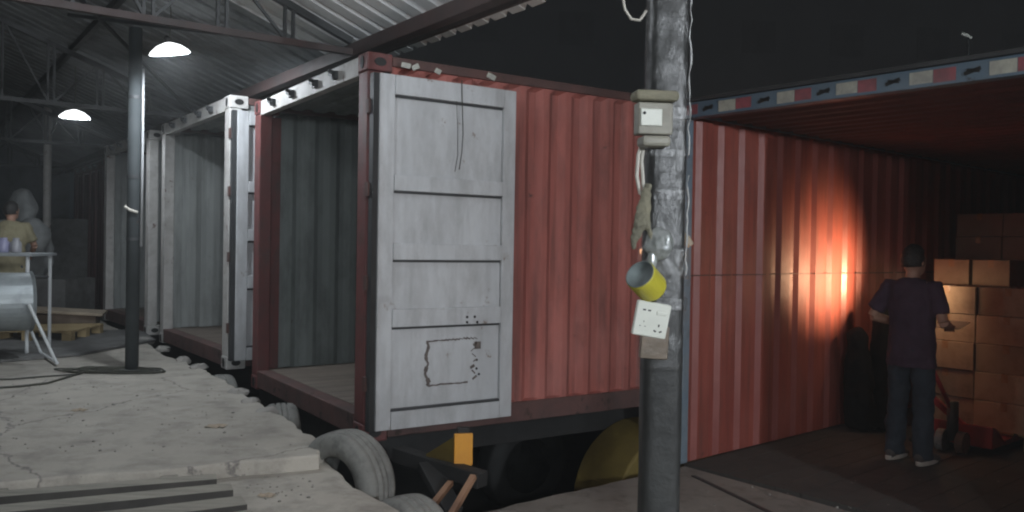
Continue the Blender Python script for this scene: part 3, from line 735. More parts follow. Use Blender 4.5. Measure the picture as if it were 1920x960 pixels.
# ---- rubble at the edge
random.seed(11)
def rock(p, s, lb, name='concrete_chunk'):
    bm = bmesh.new(); bmesh.ops.create_icosphere(bm, subdivisions=2, radius=1)
    sd = random.random() * 50
    for v in bm.verts:
        k = 1 + .35 * noise.noise(v.co * 1.3 + Vector((sd, 0, 0))) + .12 * noise.noise(v.co * 5 + Vector((sd, 0, 0)))
        v.co = Vector((v.co.x * s[0], v.co.y * s[1], max(v.co.z, -.3) * s[2])) * k
    o = obj(name, bm, M['rubble']); o.location = p; o.rotation_euler = (0, 0, random.random() * 3)
    return tag(o, lb, 'rubble', 'broken concrete lumps along the dock edge')
for px, py, s, lb in ((344, 676, (.10, .07, .05), 'pale concrete lump on the edge below the inside of the pale container'),
                      (372, 688, (.13, .07, .04), 'flat concrete lump just left of the small far tyre'),
                      (305, 655, (.12, .08, .05), 'dark edged concrete lump right of the thin pole foot'),
                      (470, 752, (.10, .07, .04), 'crumbling concrete lump on the edge left of the second tyre'),
                      (446, 735, (.12, .08, .04), 'crumbled slab piece at the dock edge under the pale door'),
                      (500, 770, (.09, .06, .035), 'cracked concrete flake touching the second tyre'),
                      (270, 640, (.14, .1, .06), 'far concrete lump beside the third container corner')):
    q = P(px, py, z=ZU); rock((q.x, q.y, ZU - .01), s, lb)
# sand heap + cable at the pole foot
q = P(215, 697, z=ZU)
b = B()
for k in range(5):
    r = .16 + .03 * k; pts = []
    for i in range(41):
        a = 2 * math.pi * i / 40; pts.append(Vector((q.x + math.cos(a) * r * 1.7 * (1 + .1 * math.sin(3 * a + k)), q.y + math.sin(a) * r * .55, ZU + .008 + .008 * (k % 3) + .004 * math.sin(5 * a + k))))
    b.tube(pts, .007, 6)
pts = [Vector((q.x - .2, q.y + .02, ZU + .012))] + [P(x, y, z=ZU + .01) for x, y in ((130, 706), (90, 718), (40, 724), (-20, 728), (-90, 738))]
b.tube(pts, .009, 6)
pts = [Vector((q.x - .2, q.y + .05, ZU + .012))] + [P(x, y, z=ZU + .01) for x, y in ((140, 702), (80, 706), (20, 711), (-60, 712))]
b.tube(pts, .007, 6)
tag(obj('floor_cable', b, M['dkcable'], smooth=True), 'dark cable coiled at the thin pole foot and trailing left', 'cable')

# ---- planks bottom left
plank_edge = mat('shaded plank edge', (.06, .055, .05), (.035, .033, .03), .9, 4)  # near-black sides stand in for the shaded gaps between planks
pl = [((-60, 925), (405, 888), 'narrow grey plank at the back of the plank pile, bottom left'),
      ((-60, 952), (432, 905), 'wide pale plank in the middle of the pile, bottom left'),
      ((-40, 988), (452, 929), 'dusty plank in front of the wide pale one, bottom left'),
      ((-20, 1030), (470, 955), 'nearest plank cut by the lower picture edge, bottom left')]
for k, (a, c, lb) in enumerate(pl):
    zt = ZL + (.12, .15, .13, .16)[k]
    A_, C_ = P(*a, z=zt), P(*c, z=zt)
    b = B(); b.bar((A_ + C_) / 2 * 1, C_, .001); b.bm.free()
    b = B(); d = (C_ - A_); A2 = A_ - d * .3; wd = (.10, .12, .14, .18)[k]
    sd = Vector((d.y, -d.x, 0)).normalized()
    n = 14; b.bar(A2 + sd * wd / 2 - Vector((0, 0, .018)), C_ + sd * wd / 2 - Vector((0, 0, .018)), wd, .036)
    o = obj('wooden_plank', b, M['plank'])
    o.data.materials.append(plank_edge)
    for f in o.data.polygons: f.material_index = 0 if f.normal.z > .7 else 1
    tag(o, lb, 'plank', 'old planks piled on the dock floor')
b = B()
for f in (.1, .75):
    A_, C_ = P(-60, 935, z=ZL + .03), P(430, 895, z=ZL + .03); c0 = A_.lerp(C_, f)
    sd = Vector(((C_ - A_).y, -(C_ - A_).x, 0)).normalized()
    b.bar(c0 - sd * .05, c0 + sd * .75, .08, .045)
tag(obj('plank_bearer', b, M['plank']), 'short timber bearers hidden beneath the plank pile', 'timber')

# ================================================================== UNDER THE RED CONTAINER
CH = thing('trailer_chassis', 'dark trailer chassis with yellow fittings under the red container', 'chassis', (-.942, 5.40, 0), th1)
obj('frame_beam', B().box(.1, 3.8, .45, .6, .12, .37), M['black'], CH); obj('frame_beam', B().box(.1, 3.8, 1.85, 2.0, .12, .37), M['black'], CH)
obj('cross_beam', B().box(.05, .2, .05, 2.4, .14, .36), M['black'], CH)
for (x, y) in ((2.68, .36), (2.68, 2.1)):
    Mw = Matrix.Translation((x, y, -.57)) @ Matrix.Rotation(R(90), 4, 'X')
    wh = obj('wheel', B().lathe([(.28, -.12), (.46, -.13), (.48, -.08), (.48, .08), (.46, .13), (.28, .12)], 32, Mw), M['black'], CH, smooth=True)
    obj('rim', B().lathe([(.0, .05), (.10, .10), (.26, .06), (.28, .12)], 24, Mw), M['black'], wh, smooth=True)
# yellow mudguard
def arcpts(cx, cz, r, a0, a1, n): return [(cx + r * math.cos(R(a0 + (a1 - a0) * i / n)), cz + r * math.sin(R(a0 + (a1 - a0) * i / n))) for i in range(n + 1)]
gx, gz = 2.68, -.42
pr = [(x, z) for x, z in arcpts(gx, gz, .62, 178, 20, 18)]
poly2 = [(pr[0][0], -.55)] + pr + [(pr[-1][0], -.55)]
Mz = Matrix(((1, 0, 0, 0), (0, 0, 1, -.10), (0, 1, 0, 0), (0, 0, 0, 1)))
obj('mudguard', B().prism(poly2, 0, .55, Mz), M['yellow'], CH, bevel=.02)
obj('guard_strip', B().bar((gx - .25, -.105, .08), (gx + .3, -.105, .02), .008, .012), M['slot'], CH)
# orange bracket
q = P(868, 850, Y=5.05)
br = thing('orange_bracket', 'bright orange yellow metal bracket hanging under the white door', 'bracket', (q.x, q.y, q.z), R(12))
obj('front_plate', B().prism([(-.055, .12), (.058, .12), (.058, -.065), (.01, -.12), (-.04, -.12), (-.055, -.10)], -.012, .012, Matrix(((1, 0, 0, 0), (0, 0, -1, 0), (0, 1, 0, 0), (0, 0, 0, 1)))), M['orange'], br, bevel=.004)  # front colour holds the warm lamplight; the side plate gets a dimmer yellow
obj('side_plate', B().prism([(0, .10), (.20, -.03), (.20, -.06), (0, -.11)], -.008, .008, Matrix(((-.75, 0, 0, -.058), (.66, 0, 0, .0), (0, 1, 0, 0), (0, 0, 0, 1)))), M['yellow'], br)
obj('hanger', B().box(-.03, .04, .015, .05, .06, .15), M['black'], br)
q = P(795, 885, Y=5.1)
b = B(); b.bar(P(745, 850, Y=5.3), P(905, 900, Y=4.9), .10, .09); b.bar(P(800, 870, Y=5.1), P(850, 960, Y=4.8), .12, .05)
tag(obj('coupling_bar', b, M['black'], bevel=.006), 'dark steel coupling bar below the orange bracket', 'coupling')
for a, c, lb in (((888, 893, 4.75), (835, 985, 4.45), 'pale brown stick leaning in the pit right of the tyre'), ((845, 905, 4.9), (805, 955, 4.6), 'reddish brown stick leaning in the pit left of the pale one')):
    b = B(); b.bar(P(a[0], a[1], Y=a[2]), P(c[0], c[1], Y=c[2]) , .035, .03)
    e = P(c[0], c[1], Y=c[2]); d = (e - P(a[0], a[1], Y=a[2])).normalized(); k = (PIT - e.z) / d.z
    b.bar(e, e + d * max(.1, k), .035, .03)
    tag(obj('wooden_stick', b, M['stick'], bevel=.003), lb, 'stick')
# debris: rope wires over the white door, bits on the rail
for pts, lb in (([(866, 150), (867, 200), (868, 250), (866, 285), (861, 318)], 'longer dark wire hanging from the roof rail over the white door'),
                ([(856, 190), (858, 240), (858, 290), (853, 322)], 'fainter short wire hanging down the white door')):
    cc = []
    for (x, y) in pts:
        # points just in front of the door's outer plane
        n_ = Vector((.551, -.835, 0)); d = (P(x, y, Y=1) - Vector((0, 0, CAMZ)))
        k = (Vector((-.942, 5.40, 0)) + n_ * .125).dot(n_) / Vector((d.x, d.y, 0)).dot(n_); cc.append(Vector((0, 0, CAMZ)) + d * k)
    tag(obj('hanging_wire', B().tube(cc, .0035 if 'longer' in lb else .002, 6), M['dkcable']), lb, 'wire')
for px, py, s, lb in ((762, 122, .03, 'left pale scrap lying on the red container roof rail'), (779, 125, .024, 'middle pale scrap lying on the red container roof rail'), (822, 133, .02, 'right pale scrap lying on the red container roof rail'), (922, 143, .03, 'flat grey scrap on the roof rail above the door edge')):
    q = P(px, py, Y=5.4 + (px - 700) / 900.0)
    b = B(); b.box(-s, s, -s * .4, s * .4, -.02, .012, Matrix.Rotation(random.uniform(-.5, .5), 4, 'Y'))
    o = obj('paper_scrap', b, M['twhite']); o.location = q; tag(o, lb, 'scrap')

# ================================================================== INSIDE THE TRAILER
TB = Vector((math.cos(thT), math.sin(thT), 0)); TA = Vector((-TB.y, TB.x, 0))
def tp(s, w_, z=0): return PT0 + TB * s - TA * w_ + Vector((0, 0, z))
def carton(s, w_, z, wd, dp, ht, lb, mt, name='carton'):
    root = thing(name, lb, 'carton', tp(s + random.uniform(-.022, .022), w_, z), thT + R(random.uniform(-.9, .9)), 'cartons stacked in the trailer')
    obj('box', B().box(0, dp - .006, -wd + .004, -.004, .001, ht - .003), mt, root, bevel=.006)
    obj('tape', B().box(-.0015, dp - .005, -wd / 2 - .025, -wd / 2 + .025, ht - .004, ht - .0012), M['tape'], root)
    obj('tape', B().box(-.0015, -.0003, -wd / 2 - .025, -wd / 2 + .025, ht - .07, ht - .002), M['tape'], root)
    return root
tier = ['bottom tier', 'second tier up', 'third tier up', 'fourth tier up', 'fifth tier up']
S0, W0 = 2.62, .62
for k in range(5):
    off = .0
    for j, (w0, wd) in enumerate(((0, .49), (.49, .49))):
        if k == 0 and j == 0: pass
        carton(S0, W0 + w0, .145 + .245 * k, wd, .6, .245, 'brown carton, %s, %s column of the loaded pallet' % (tier[k], ('left', 'right')[j]), M['card'])
for j in range(2):
    carton(S0 + .6, W0 + .49 * j, .145 + .245 * 4, .49, .6, .245, 'brown carton in the rear row of the loaded pallet, %s side' % ('left', 'right')[j], M['card'])
carton(S0 + .35, W0 - .02, 1.37, .32, .5, .235, 'loose carton on top of the loaded pallet, left one', M['card'])
carton(S0 + .35, W0 + .31, 1.37, .32, .5, .235, 'loose carton on top of the loaded pallet, right one', M['card'])
for k in range(8):
    for j in range(3):
        if k < 3: continue
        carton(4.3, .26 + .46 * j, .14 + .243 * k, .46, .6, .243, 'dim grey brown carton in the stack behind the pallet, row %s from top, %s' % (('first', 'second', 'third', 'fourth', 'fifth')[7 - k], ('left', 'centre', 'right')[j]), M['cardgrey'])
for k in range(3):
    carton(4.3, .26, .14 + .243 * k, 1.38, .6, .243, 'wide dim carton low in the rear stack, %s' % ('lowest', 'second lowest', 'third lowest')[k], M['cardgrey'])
def pallet(loc, rz, lb, mt, wd=1.0, dp=1.2, sc=1):
    root = thing('pallet', lb, 'pallet', loc, rz, 'wooden pallets')
    for k in range(7): obj('deck_board', B().box(0, dp, -wd * k / 7 - .11, -wd * k / 7, .118, .14), mt, root)
    for yy in (-.05, -wd / 2, -wd + .05):
        for xx in (0, dp / 2 - .05, dp - .1): obj('block', B().box(xx, xx + .1, yy - .05, yy + .05, .022, .117), mt, root)
        obj('skid', B().box(0, dp, yy - .05, yy + .05, 0, .021), mt, root)
    return root
pallet(tp(S0 - .01, W0 - .01, .008), thT, 'pallet carrying the brown cartons in the trailer', M['pallet'])
pallet(tp(4.28, .26, .008), thT, 'pallet hidden under the dim rear carton stack', M['pallet'], 1.38, .7)
# pallet jack
JK = thing('pallet_jack', 'red pallet jack at the foot of the cartons beside the standing man', 'pallet jack', tp(S0 - .45, W0 + .10, .008), thT)
JX = -.0
obj('fork', B().box(.30, 1.45, -.30, -.14, .055, .10), M['jack'], JK, bevel=.006)
obj('fork', B().box(.30, 1.45, -.70, -.54, .055, .10), M['jack'], JK, bevel=.006)
b = B(); b.prism([(.02, .06), (.34, .06), (.10, .22), (.02, .24)], -.70, -.14, Matrix(((1, 0, 0, 0), (0, 0, 1, 0), (0, 1, 0, 0), (0, 0, 0, 1))))
obj('toe_plate', b, M['jack'], JK, bevel=.008)
obj('fork_rib', B().bar((.02, -.1, .50), (.02 + .1, -.62, .06), .05, .05), M['jack'], JK)
obj('pump', B().tube([(-.06, -.42, .10), (-.06, -.42, .42)], .045, 14), M['steel'], JK, smooth=True)
for s in (-1, 1): obj('wheel', B().lathe([(.02, -.03), (.09, -.03), (.09, .03), (.02, .03)], 20, Matrix.Translation((-.06, -.42 + s * .08, .09)) @ Matrix.Rotation(R(90), 4, 'X')), M['tyre'], JK)
hd_ = obj('handle', B().tube([(-.08, -.42, .35), (-.22, -.16, 1.0)], .018, 10), M['jack'], JK, smooth=True)
obj('grip', B().tube([(-.24, -.25, 1.02), (-.22, -.07, 1.02)], .018, 10), M['black'], hd_)
# black sacks against the wall
def sackobj(s, w_, hgt, rx, ry, lb, neck=.0, seed=0, bend=0):
    b = B(); pts = []; rr = []
    n = 10
    for i in range(n + 1):
        f = i / n; pts.append(tp(s + bend * f, w_, hgt * f + .01) + TA * .05 * f)
        k = (1 - .25 * f) if f < .78 else (1 - .25 * f) * (1 - (f - .78) / .22 * .55)
        if neck and .70 < f < .82: k *= neck
        if neck and f >= .82: k = .75 if f < .95 else .35
        rr.append((rx * k, ry * k))
    b.tube(pts, rr, 20, up=tuple(TB))
    o = obj('black_sack', b, M['sack'], smooth=True)
    t2 = bpy.data.textures.new('sack folds', 'CLOUDS'); t2.noise_scale = .12
    md = o.modifiers.new('sub', 'SUBSURF'); md.levels = md.render_levels = 2
    md = o.modifiers.new('d', 'DISPLACE'); md.texture = t2; md.strength = .05
    return tag(o, lb, 'sack', 'black plastic sacks by the trailer wall')
sackobj(2.45, .42, 1.22, .13, .15, 'taller black plastic sack standing between the wall and the man')
sackobj(2.28, .26, .95, .14, .15, 'shorter black sack with a tied knob, leaning on the trailer wall', neck=.62)

# unseen warm work light, added to throw the glow on the wall
WK = tp(2.34, .82, 1.36)
wk = thing('work_light', 'added warm work light on a stand, hidden in front of the standing man', 'work light', (WK.x, WK.y, .006), thT)
aim = (tp(2.16, 0, 1.53) - WK).normalized(); aiml = Matrix.Rotation(-thT, 3, 'Z') @ aim
Ma = aiml.to_track_quat('Z', 'Y').to_matrix().to_4x4(); Ma.translation = (0, 0, 1.354)
obj('housing', B().lathe([(.02, -.09), (.03, -.07), (.03, -.03), (.02, -.022)], 24, Ma), M['black'], wk, smooth=True)
obj('bulb', B().ell((0, 0, 1.354), (.02, .02, .02), n=2), emit('tungsten bulb', (1.0, .66, .40), 6.5 / (math.pi * 4 * math.pi * .02 ** 2)), wk, smooth=True)
obj('hood', B().lathe([(.01, 1.395), (.05, 1.388), (.065, 1.372), (.061, 1.372), (.048, 1.384), (.01, 1.390)], 20), M['black'], wk, smooth=True)
obj('stand', B().tube([(0, 0, .0), (0, 0, 1.27)], .012, 8), M['black'], wk)
obj('base', B().lathe([(.13, 0), (.13, .015), (.02, .03)], 24), M['black'], wk)
ld = bpy.data.lights.new('work_beam', 'SPOT'); ld.energy = WARM_W; ld.color = (1.0, .66, .38); ld.spot_size = R(98); ld.spot_blend = 1.0; ld.shadow_soft_size = .03
lo = bpy.data.objects.new('work_beam', ld); COL.objects.link(lo); lo.location = WK + aim * .06; lo.rotation_euler = aim.to_track_quat('-Z', 'Y').to_euler()

# ================================================================== PEOPLE
def person(label, loc, rz, mats, H=1.68, arms=None, seed=0, lean=0, headturn=0, paper=False):
    root = thing('person', label, 'person', loc, rz, None)
    k = H / 1.68
    def V(x, y, z): return Vector((x * k, (y + lean * max(0, z - .9)) * k, z * k))
    def remesh(o, vs, it=4):
        md = o.modifiers.new('remesh', 'REMESH'); md.mode = 'VOXEL'; md.voxel_size = vs; md.use_smooth_shade = True
        md = o.modifiers.new('smooth', 'SMOOTH'); md.factor = .5; md.iterations = it
        return o
    HM = Matrix.Rotation(R(headturn), 4, 'Z')
    hc = V(0, .02, 1.565)
    b = B()
    # head, neck
    b.ell(hc, (.074 * k, .094 * k, .112 * k), HM, 4)
    b.ell(hc + HM @ Vector((0, .035, -.055)) * k, (.052 * k, .058 * k, .062 * k), HM, 3)   # jaw
    b.ell(hc + HM @ Vector((0, .098, -.012)) * k, (.012 * k, .018 * k, .022 * k), HM, 2)   # nose
    for s in (-1, 1):
        b.ell(hc + HM @ Vector((s * .076, -.004, -.008)) * k, (.012 * k, .02 * k, .032 * k), HM, 2)
        b.ell(hc + HM @ Vector((s * .03, .082, .018)) * k, (.014 * k, .01 * k, .007 * k), HM, 2)
    b.ell(hc + HM @ Vector((0, .088, -.055)) * k, (.025 * k, .012 * k, .008 * k), HM, 2)
    b.tube([V(0, -.02, 1.36), V(0, -.005, 1.42), V(0, .01, 1.50)], [.07 * k, .054 * k, .052 * k], 16)
    # torso and legs
    b.tube([V(0, 0, .86), V(0, 0, .95), V(0, 0, 1.08), V(0, -.005, 1.25), V(0, -.01, 1.37), V(0, -.01, 1.42)], [(.10 * k, .14 * k), (.105 * k, .15 * k), (.095 * k, .13 * k), (.11 * k, .155 * k), (.078 * k, .14 * k), (.045 * k, .07 * k)], 20, up=(0, 1, 0))
    for s in (-1, 1):
        b.tube([V(s * .085, 0, .9), V(s * .095, .01, .65), V(s * .10, .015, .47), V(s * .105, -.015, .30), V(s * .11, -.02, .08)], [.085 * k, .072 * k, .052 * k, .052 * k, .036 * k], 14)
        b.tube([V(s * .11, -.05, .05), V(s * .115, .04, .045), V(s * .12, .15, .03)], [.035 * k, .037 * k, .025 * k], 10)
    hands = []
    for s, (el, wr, hd) in zip((-1, 1), arms):
        sh = V(s * .175, -.01, 1.375); el = V(*el); wr = V(*wr); hd = V(*hd)
        b.tube([V(s * .12, -.01, 1.37), sh, sh.lerp(el, .5), el], [.044 * k, .045 * k, .042 * k, .038 * k], 14)
        b.tube([el, el.lerp(wr, .35), wr], [.038 * k, .037 * k, .025 * k], 14)
        d = (hd - wr).normalized(); sd = d.cross(Vector((0, 0, 1))).normalized(); up = sd.cross(d)
        pc = wr + d * .085 * k
        b.tube([wr, wr + d * .03 * k, pc], [(.018 * k, .024 * k), (.014 * k, .038 * k), (.013 * k, .042 * k)], 12, up=tuple(up))
        for i, (f, ln) in enumerate(((-1.5, .062), (-.5, .075), (.5, .078), (1.5, .070))):
            r0_ = pc + sd * f * .021 * k - d * .01; a1_ = r0_ + d * ln * .5 * k - up * .006; a2_ = r0_ + d * ln * .85 * k - up * .030 * k; a3_ = a2_ + d * ln * .05 - up * .022 * k
            b.tube([r0_, a1_, a2_, a3_], [.0098 * k, .0092 * k, .0085 * k, .0078 * k], 8)
        t0 = wr + d * .03 * k - sd * s * .03 * k
        b.tube([t0, t0 + d * .03 * k - sd * s * .025 * k - up * .01, t0 + d * .062 * k - sd * s * .022 * k - up * .02], [.013 * k, .0115 * k, .009 * k], 8)
        hands.append(pc)
    body = remesh(obj('body', b, M['skin'], root, smooth=True), .0065, 3)
    # t-shirt
    b = B()
    b.tube([V(0, 0, .745), V(0, 0, .80), V(0, .0, .95), V(0, 0, 1.08), V(0, -.005, 1.24), V(0, -.012, 1.36), V(0, -.008, 1.415), V(0, -.006, 1.432)],
           [(.134 * k, .190 * k), (.132 * k, .188 * k), (.130 * k, .182 * k), (.124 * k, .172 * k), (.128 * k, .186 * k), (.108 * k, .180 * k), (.080 * k, .115 * k), (.070 * k, .080 * k)], 24, up=(0, 1, 0))
    for s, (el, wr, hd) in zip((-1, 1), arms):
        sh = V(s * .175, -.01, 1.37); el = V(*el)
        b.tube([V(s * .10, -.01, 1.345), sh, sh.lerp(el, .4), sh.lerp(el, .78)], [.07 * k, .066 * k, .064 * k, .066 * k], 16)
    sh_ = remesh(obj('t_shirt', b, M[mats[0]], root, smooth=True), .012, 3)
    t3 = bpy.data.textures.new('cloth folds', 'CLOUDS'); t3.noise_scale = .09
    md = sh_.modifiers.new('d', 'DISPLACE'); md.texture = t3; md.strength = .034
    # trousers
    b = B()
    b.tube([V(0, 0, .95), V(0, 0, .88), V(0, 0, .80)], [(.115 * k, .158 * k), (.122 * k, .172 * k), (.105 * k, .165 * k)], 22, up=(0, 1, 0))
    for s in (-1, 1):
        b.tube([V(s * .085, 0, .86), V(s * .092, .005, .72), V(s * .10, .012, .5), V(s * .107, -.005, .3), V(s * .112, -.012, .14), V(s * .115, -.01, .045)], [.095 * k, .090 * k, .078 * k, .076 * k, .072 * k, .078 * k], 18)
    tr = remesh(obj('trousers', b, M[mats[1]], root, smooth=True), .012, 3)
    t4 = bpy.data.textures.new('denim folds', 'CLOUDS'); t4.noise_scale = .07
    md = tr.modifiers.new('d', 'DISPLACE'); md.texture = t4; md.strength = .034
    for s in (-1, 1):
        b = B(); b.tube([V(s * .112, -.09, .05), V(s * .115, -.03, .06), V(s * .12, .08, .05), V(s * .125, .17, .035), V(s * .127, .20, .03)], [(.035 * k, .035 * k), (.045 * k, .042 * k), (.04 * k, .046 * k), (.028 * k, .042 * k), (.012 * k, .022 * k)], 16)
        sh2 = obj('shoe', b, M['shoe'], root, smooth=True)
        b = B(); c = V(s * .12, .05, 0)
        b.prism([(c.x + .046 * k * math.cos(a) * (1 - .12 * math.sin(a)), c.y + .158 * k * math.sin(a)) for a in [2 * math.pi * i / 24 for i in range(24)]], .002, .034)
        obj('sole', b, M['sole'], sh2, bevel=.004)
    # hair
    b = B(); hm = bmesh.new(); bmesh.ops.create_icosphere(hm, subdivisions=5, radius=1)
    for v in hm.verts:
        c = v.co.copy(); n_ = noise.noise(c * 6 + Vector((seed, 0, 0))) * .05 + noise.noise(c * 22) * .03
        q_ = Vector((c.x * .086, c.y * .104, c.z * .122)) * (1 + n_)
        # cut away the face and below the hairline
        if c.y > .30 and c.z < .55: q_ *= .82
        if c.z < -.45: q_ = Vector((q_.x * .86, q_.y * .9, -.055 + (q_.z + .055) * .35))
        v.co = hc + (HM @ (q_ + Vector((0, -.008, .012)))) * k
    obj('hair', hm, M['hair'], root, smooth=True)
    if paper: return root, hands
    return root, hands
mp_ = tp(1.50, 1.06, .006)
man, hands = person('man seen from behind in dark purple t-shirt and dark jeans, holding a paper sheet', mp_, R(-52), ('shirt', 'jeans'), 1.70,
             arms=(((-.29, -.06, 1.12), (-.16, .19, 1.05), (-.05, .30, 1.05)), ((.27, -.06, 1.11), (.20, .20, 1.06), (.13, .34, 1.06))), headturn=-14)
pc = man.matrix_basis @ Vector((.14, .36, 1.075))
mw = Matrix.Translation(mp_) @ Matrix.Rotation(R(-52), 4, 'Z')
pc = mw @ Vector((.12, .38, 1.075))
o = obj('paper_sheet', B().box(-.10, .12, -.10, .11, -.001, .001, Matrix.Rotation(R(14), 4, 'X')), M['paper']); o.location = pc; o.rotation_euler = (0, 0, R(-52))
tag(o, 'pale sheet of paper held by the man at the cartons', 'paper')
lp_ = P(18, 470, Y=10.3)
person('person with dark hair and yellow shirt standing behind the table, back turned', (lp_.x, lp_.y, ZU), R(20), ('yshirt', 'jeans'), 1.60,
       arms=(((-.26, .06, 1.12), (-.12, .26, 1.08), (-.02, .34, 1.06)), ((.27, .04, 1.12), (.20, .26, 1.0), (.15, .38, .98))), seed=4, headturn=-30, lean=.12)

# ================================================================== FAR LEFT CLUTTER
tz = P(60, 475, Y=8.3).z
TBL = thing('work_table', 'grey topped work table with thin steel legs at the left edge', 'table', (P(66, 475, Y=8.3).x, 8.3, 0), R(10))
obj('table_top', B().box(-1.6, 0, -.1, .6, tz - .03, tz), M['table'], TBL, bevel=.004)
for x in (-1.55, -.05):
    for y in (-.05, .55): obj('leg', B().tube([(x, y, ZU), (x, y, tz - .03)], .018, 8), M['galv'], TBL)
obj('rail', B().tube([(-1.55, -.05, tz - .25), (-.05, .55, tz - .25)], .014, 8), M['steel'], TBL)
for px, r, c, lb in ((6, .06, (.30, .30, .45), 'bluish plastic jar on the left end of the work table'), (30, .05, (.33, .33, .36), 'pale plastic tub beside the bluish jar on the work table')):
    q = P(px, 474, Y=8.45)
    o = obj('plastic_jar', B().lathe([(r * .9, 0), (r, .02), (r, .10), (r * .6, .125), (r * .6, .15)], 20), mat('plastic ' + lb[:6], c, None, .3, 6, coat=.3), smooth=True)
    o.location = (q.x, q.y, tz); tag(o, lb, 'jar')
# drum fan
fc = P(14, 566, Y=7.75)
FAN = thing('drum_fan', 'silver drum fan on a tubular stand under the table', 'fan', (fc.x, fc.y, 0), R(38))
fr = .27
Mf = Matrix.Translation((0, 0, fc.z)) @ Matrix.Rotation(R(90), 4, 'Y')
obj('drum', B().lathe([(fr, -.20), (fr + .015, -.19), (fr, -.17), (fr, .17), (fr + .015, .19), (fr, .20), (fr - .012, .2), (fr - .012, -.2)], 40, Mf, close=True), M['drum'], FAN, smooth=False)
b = B()
for k in range(8): b.lathe([(fr * k / 8 + .02, -.198), (fr * k / 8 + .024, -.198), (fr * k / 8 + .024, -.203), (fr * k / 8 + .02, -.203)], 30, Mf, close=True)
obj('grille', b, M['steel'], FAN)
b = B()
for k in range(5):
    Mb = Mf @ Matrix.Rotation(2 * math.pi * k / 5, 4, 'Z') @ Matrix.Rotation(R(28), 4, 'X')
    b.box(.04, fr - .03, -.07, .07, -.004, .004, Mb)
obj('blades', b, M['galv'], FAN)
obj('motor', B().lathe([(.07, -.08), (.07, .1), (.03, .12)], 20, Mf), M['steel'], FAN)
for sx in (-1, 1):
    obj('stand_leg', B().tube([(sx * .12, -.36, fc.z), (sx * .34, -.40, ZU + .03)], .014, 8), M['galv'], FAN)
    obj('stand_leg', B().tube([(sx * .12, .36, fc.z), (sx * .34, .40, ZU + .03)], .014, 8), M['galv'], FAN)
    obj('stand_foot', B().tube([(sx * .34, -.44, ZU + .03), (sx * .34, .44, ZU + .03)], .014, 8), M['galv'], FAN)
# pallets and junk
q = P(42, 622, z=ZU); q2 = P(100, 640, z=ZU)
o = pallet((P(40, 627, z=ZU).x, P(40, 627, z=ZU).y, ZU), R(5), 'small pale pallet on the dock right of the drum fan', M['pallet'], .9, .95)
for ch in o.children: pass
q = P(120, 583, z=ZU + .28)
o = obj('flattened_carton', B().box(-.5, .45, -.25, .3, 0, .035, Matrix.Rotation(R(4), 4, 'Y')), M['cardboardend'], bevel=.004); o.location = (q.x, q.y, ZU + .26); o.rotation_euler = (0, 0, R(20))
tag(o, 'flattened brown carton lying on junk beyond the pale pallet', 'carton')
o = obj('junk_box', B().box(-.4, .35, -.2, .25, 0, .25), M['cardgrey'], bevel=.01); o.location = (q.x, q.y + .05, ZU); o.rotation_euler = (0, 0, R(20)); tag(o, 'dark box under the flattened brown carton', 'box')
for px, py, s, lb in ((152, 612, .10, 'white crumpled bag on the floor right of the pale pallet'), (150, 632, .07, 'small white scrap bag on the steel sheet edge')):
    q = P(px, py, z=ZU); o = obj('crumpled_bag', B().ell((0, 0, s * .5), (s * 1.4, s, s * .55), n=4), M['whitesack'], smooth=True); o.location = (q.x, q.y, ZU)
    md = o.modifiers.new('d', 'DISPLACE'); md.texture = tx; md.strength = .08; tag(o, lb, 'bag')
def whitesack(px, py, Y, r, lb):
    q = P(px, py, Y=Y); o = obj('white_sack', B().ell((0, 0, 0), r, n=5), M['whitesack'], smooth=True); o.location = q
    t5 = bpy.data.textures.new('sack lumps', 'CLOUDS'); t5.noise_scale = .25
    md = o.modifiers.new('d', 'DISPLACE'); md.texture = t5; md.strength = .10; return tag(o, lb, 'sack', 'white sacks piled at the far left')
whitesack(42, 395, 11.6, (.19, .18, .30), 'tall white sack behind the person in yellow')
whitesack(60, 445, 11.3, (.24, .2, .26), 'round white sack right of the person in yellow')
whitesack(30, 475, 11.7, (.5, .25, .5), 'broad white sack at the base of the pile')
o = obj('sack_platform', B().box(-.9, .9, -.4, .4, 0, P(30, 520, Y=11.6).z - ZU), M['dockdark']); q = P(30, 470, Y=11.6); o.location = (q.x, q.y, ZU); tag(o, 'dark low platform carrying the white sacks', 'platform')
q = P(160, 400, Y=15.5)
o = obj('dark_cabinet', B().box(-.7, .5, -.3, .3, 0, 1.5), M['dockdark'], bevel=.01); o.location = (P(115, 400, Y=14.2).x, 14.2, ZU); o.rotation_euler = (0, 0, R(35)); tag(o, 'dark cabinet against the back wall', 'cabinet')

# ================================================================== NIGHT BACKGROUND
def block(cx, cy, wx, wy, h, rz, lb, cols, rows):
    root = thing('background_building', lb, 'building', (cx, cy, PIT), rz)
    obj('wall', B().box(-wx / 2, wx / 2, 0, wy, 0, h), M['facade'], root)
    for i in range(cols):
        for j in range(rows):
            x = -wx / 2 + wx * (i + .5) / cols; z = 2 + (h - 3) * (j + .3) / rows
            w_ = obj('window', B().box(x - .7, x + .7, -.03, .05, z, z + 1.3), M['glassdk'], root)
    obj('roof', B().box(-wx / 2 - .2, wx / 2 + .2, -.2, wy + .2, h, h + .25), M['facade'], root)
block(8, 34, 60, 10, 22, R(6), 'barely visible dark building behind the red container at night', 16, 5)
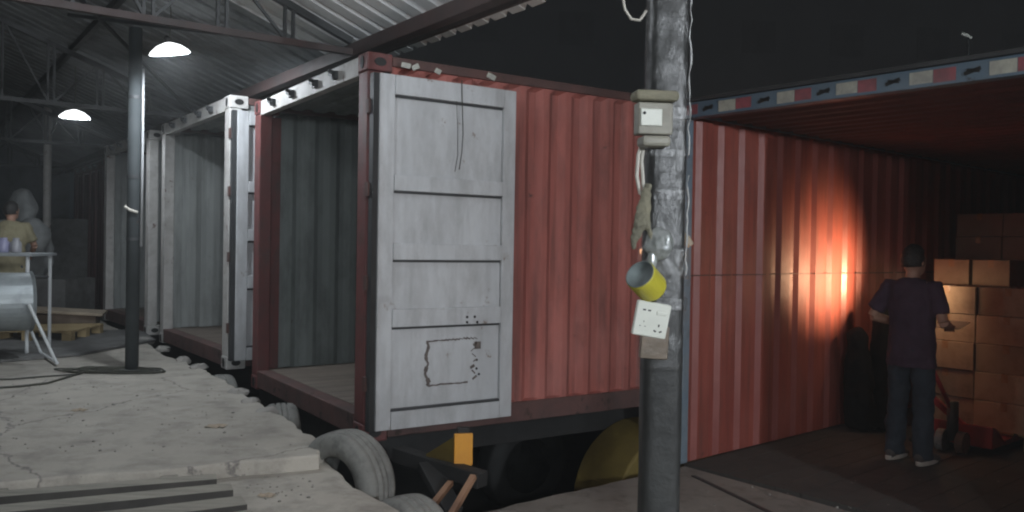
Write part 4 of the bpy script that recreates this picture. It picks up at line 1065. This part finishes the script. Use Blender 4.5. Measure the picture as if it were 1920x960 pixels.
# small fitting on the trailer's roof
q = P(1812, 70, Y=7.6)
fx = thing('roof_fitting', 'tiny pale fitting standing above the striped trailer header', 'fitting', q)
obj('stem', B().tube([(.02, 0, -.26), (.02, 0, .0)], .010, 8), M['steel'], fx)
obj('head', B().tube([(-.05, 0, .035), (0, 0, .02), (.045, 0, -.005)], [.012, .016, .012], 8), M['socketw'], fx)

# grit and small litter on the dock and in the bay
random.seed(21)
gb = B()
def grit(n, fx, z):
    for i in range(n):
        x, y = fx(); r = random.choice((.003, .004, .005, .006, .010))
        g_ = bmesh.ops.create_icosphere(gb.bm, subdivisions=1, radius=1)
        for v in g_['verts']: v.co = Vector((x + v.co.x * r * random.uniform(.7, 1.4), y + v.co.y * r * random.uniform(.7, 1.4), z + v.co.z * r * .7))
def on_dock():
    y_ = random.uniform(715, 850); q = P(random.uniform(20, 385 + (y_ - 705) * 1.25), y_, z=ZU); return q.x, q.y
def on_step():
    q = P(random.uniform(460, 590), random.uniform(890, 950), z=ZL); return q.x, q.y
def in_bay():
    q = P(random.uniform(1290, 1900), random.uniform(890, 955), z=0); return q.x, q.y
grit(120, on_dock, ZU + .002); grit(30, on_step, ZL + .002); grit(50, in_bay, .002)
tag(obj('grit', gb, mat('grey grit', (.27, .255, .23), (.18, .17, .155), .95), fix=False), 'scattered grit and crumbs on the concrete', 'grit', kind='stuff')
for px, py, z, s_, lb in ((405, 800, ZU, .045, 'torn pale cardboard scrap on the dock near the cracked edge'), (150, 770, ZU, .035, 'small crumpled paper scrap on the open dock floor'), (500, 930, ZL, .03, 'brown leaf of paper on the lower step beside the planks')):
    q = P(px, py, z=z); bm = bmesh.new(); bmesh.ops.create_grid(bm, x_segments=6, y_segments=6, size=1)
    for v in bm.verts: v.co = Vector((v.co.x * s_ * 1.3, v.co.y * s_, .006 + .012 * noise.noise(v.co * 2.2 + Vector((px, 0, 0)))))
    o = obj('paper_scrap', bm, M['cardboardend']); o.location = (q.x, q.y, z); md = o.modifiers.new('s', 'SOLIDIFY'); md.thickness = .001; tag(o, lb, 'scrap')

# thin haze added to lift the blacks and soften contrast
hz = B(); hz.box(-70, 70, -40, 70, PIT - 1.3, 26)
hm_ = bpy.data.materials.new('softening haze'); hm_.use_nodes = True; nt = hm_.node_tree
for n in list(nt.nodes): nt.nodes.remove(n)
ou = nt.nodes.new('ShaderNodeOutputMaterial'); pv = nt.nodes.new('ShaderNodeVolumePrincipled')
pv.inputs['Density'].default_value = .0065; pv.inputs['Color'].default_value = (.85, .88, .88, 1); pv.inputs['Anisotropy'].default_value = .35
nt.links.new(pv.outputs[0], ou.inputs['Volume'])
tag(obj('haze', hz, hm_), kind='stuff')
scene.cycles.volume_bounces = 0
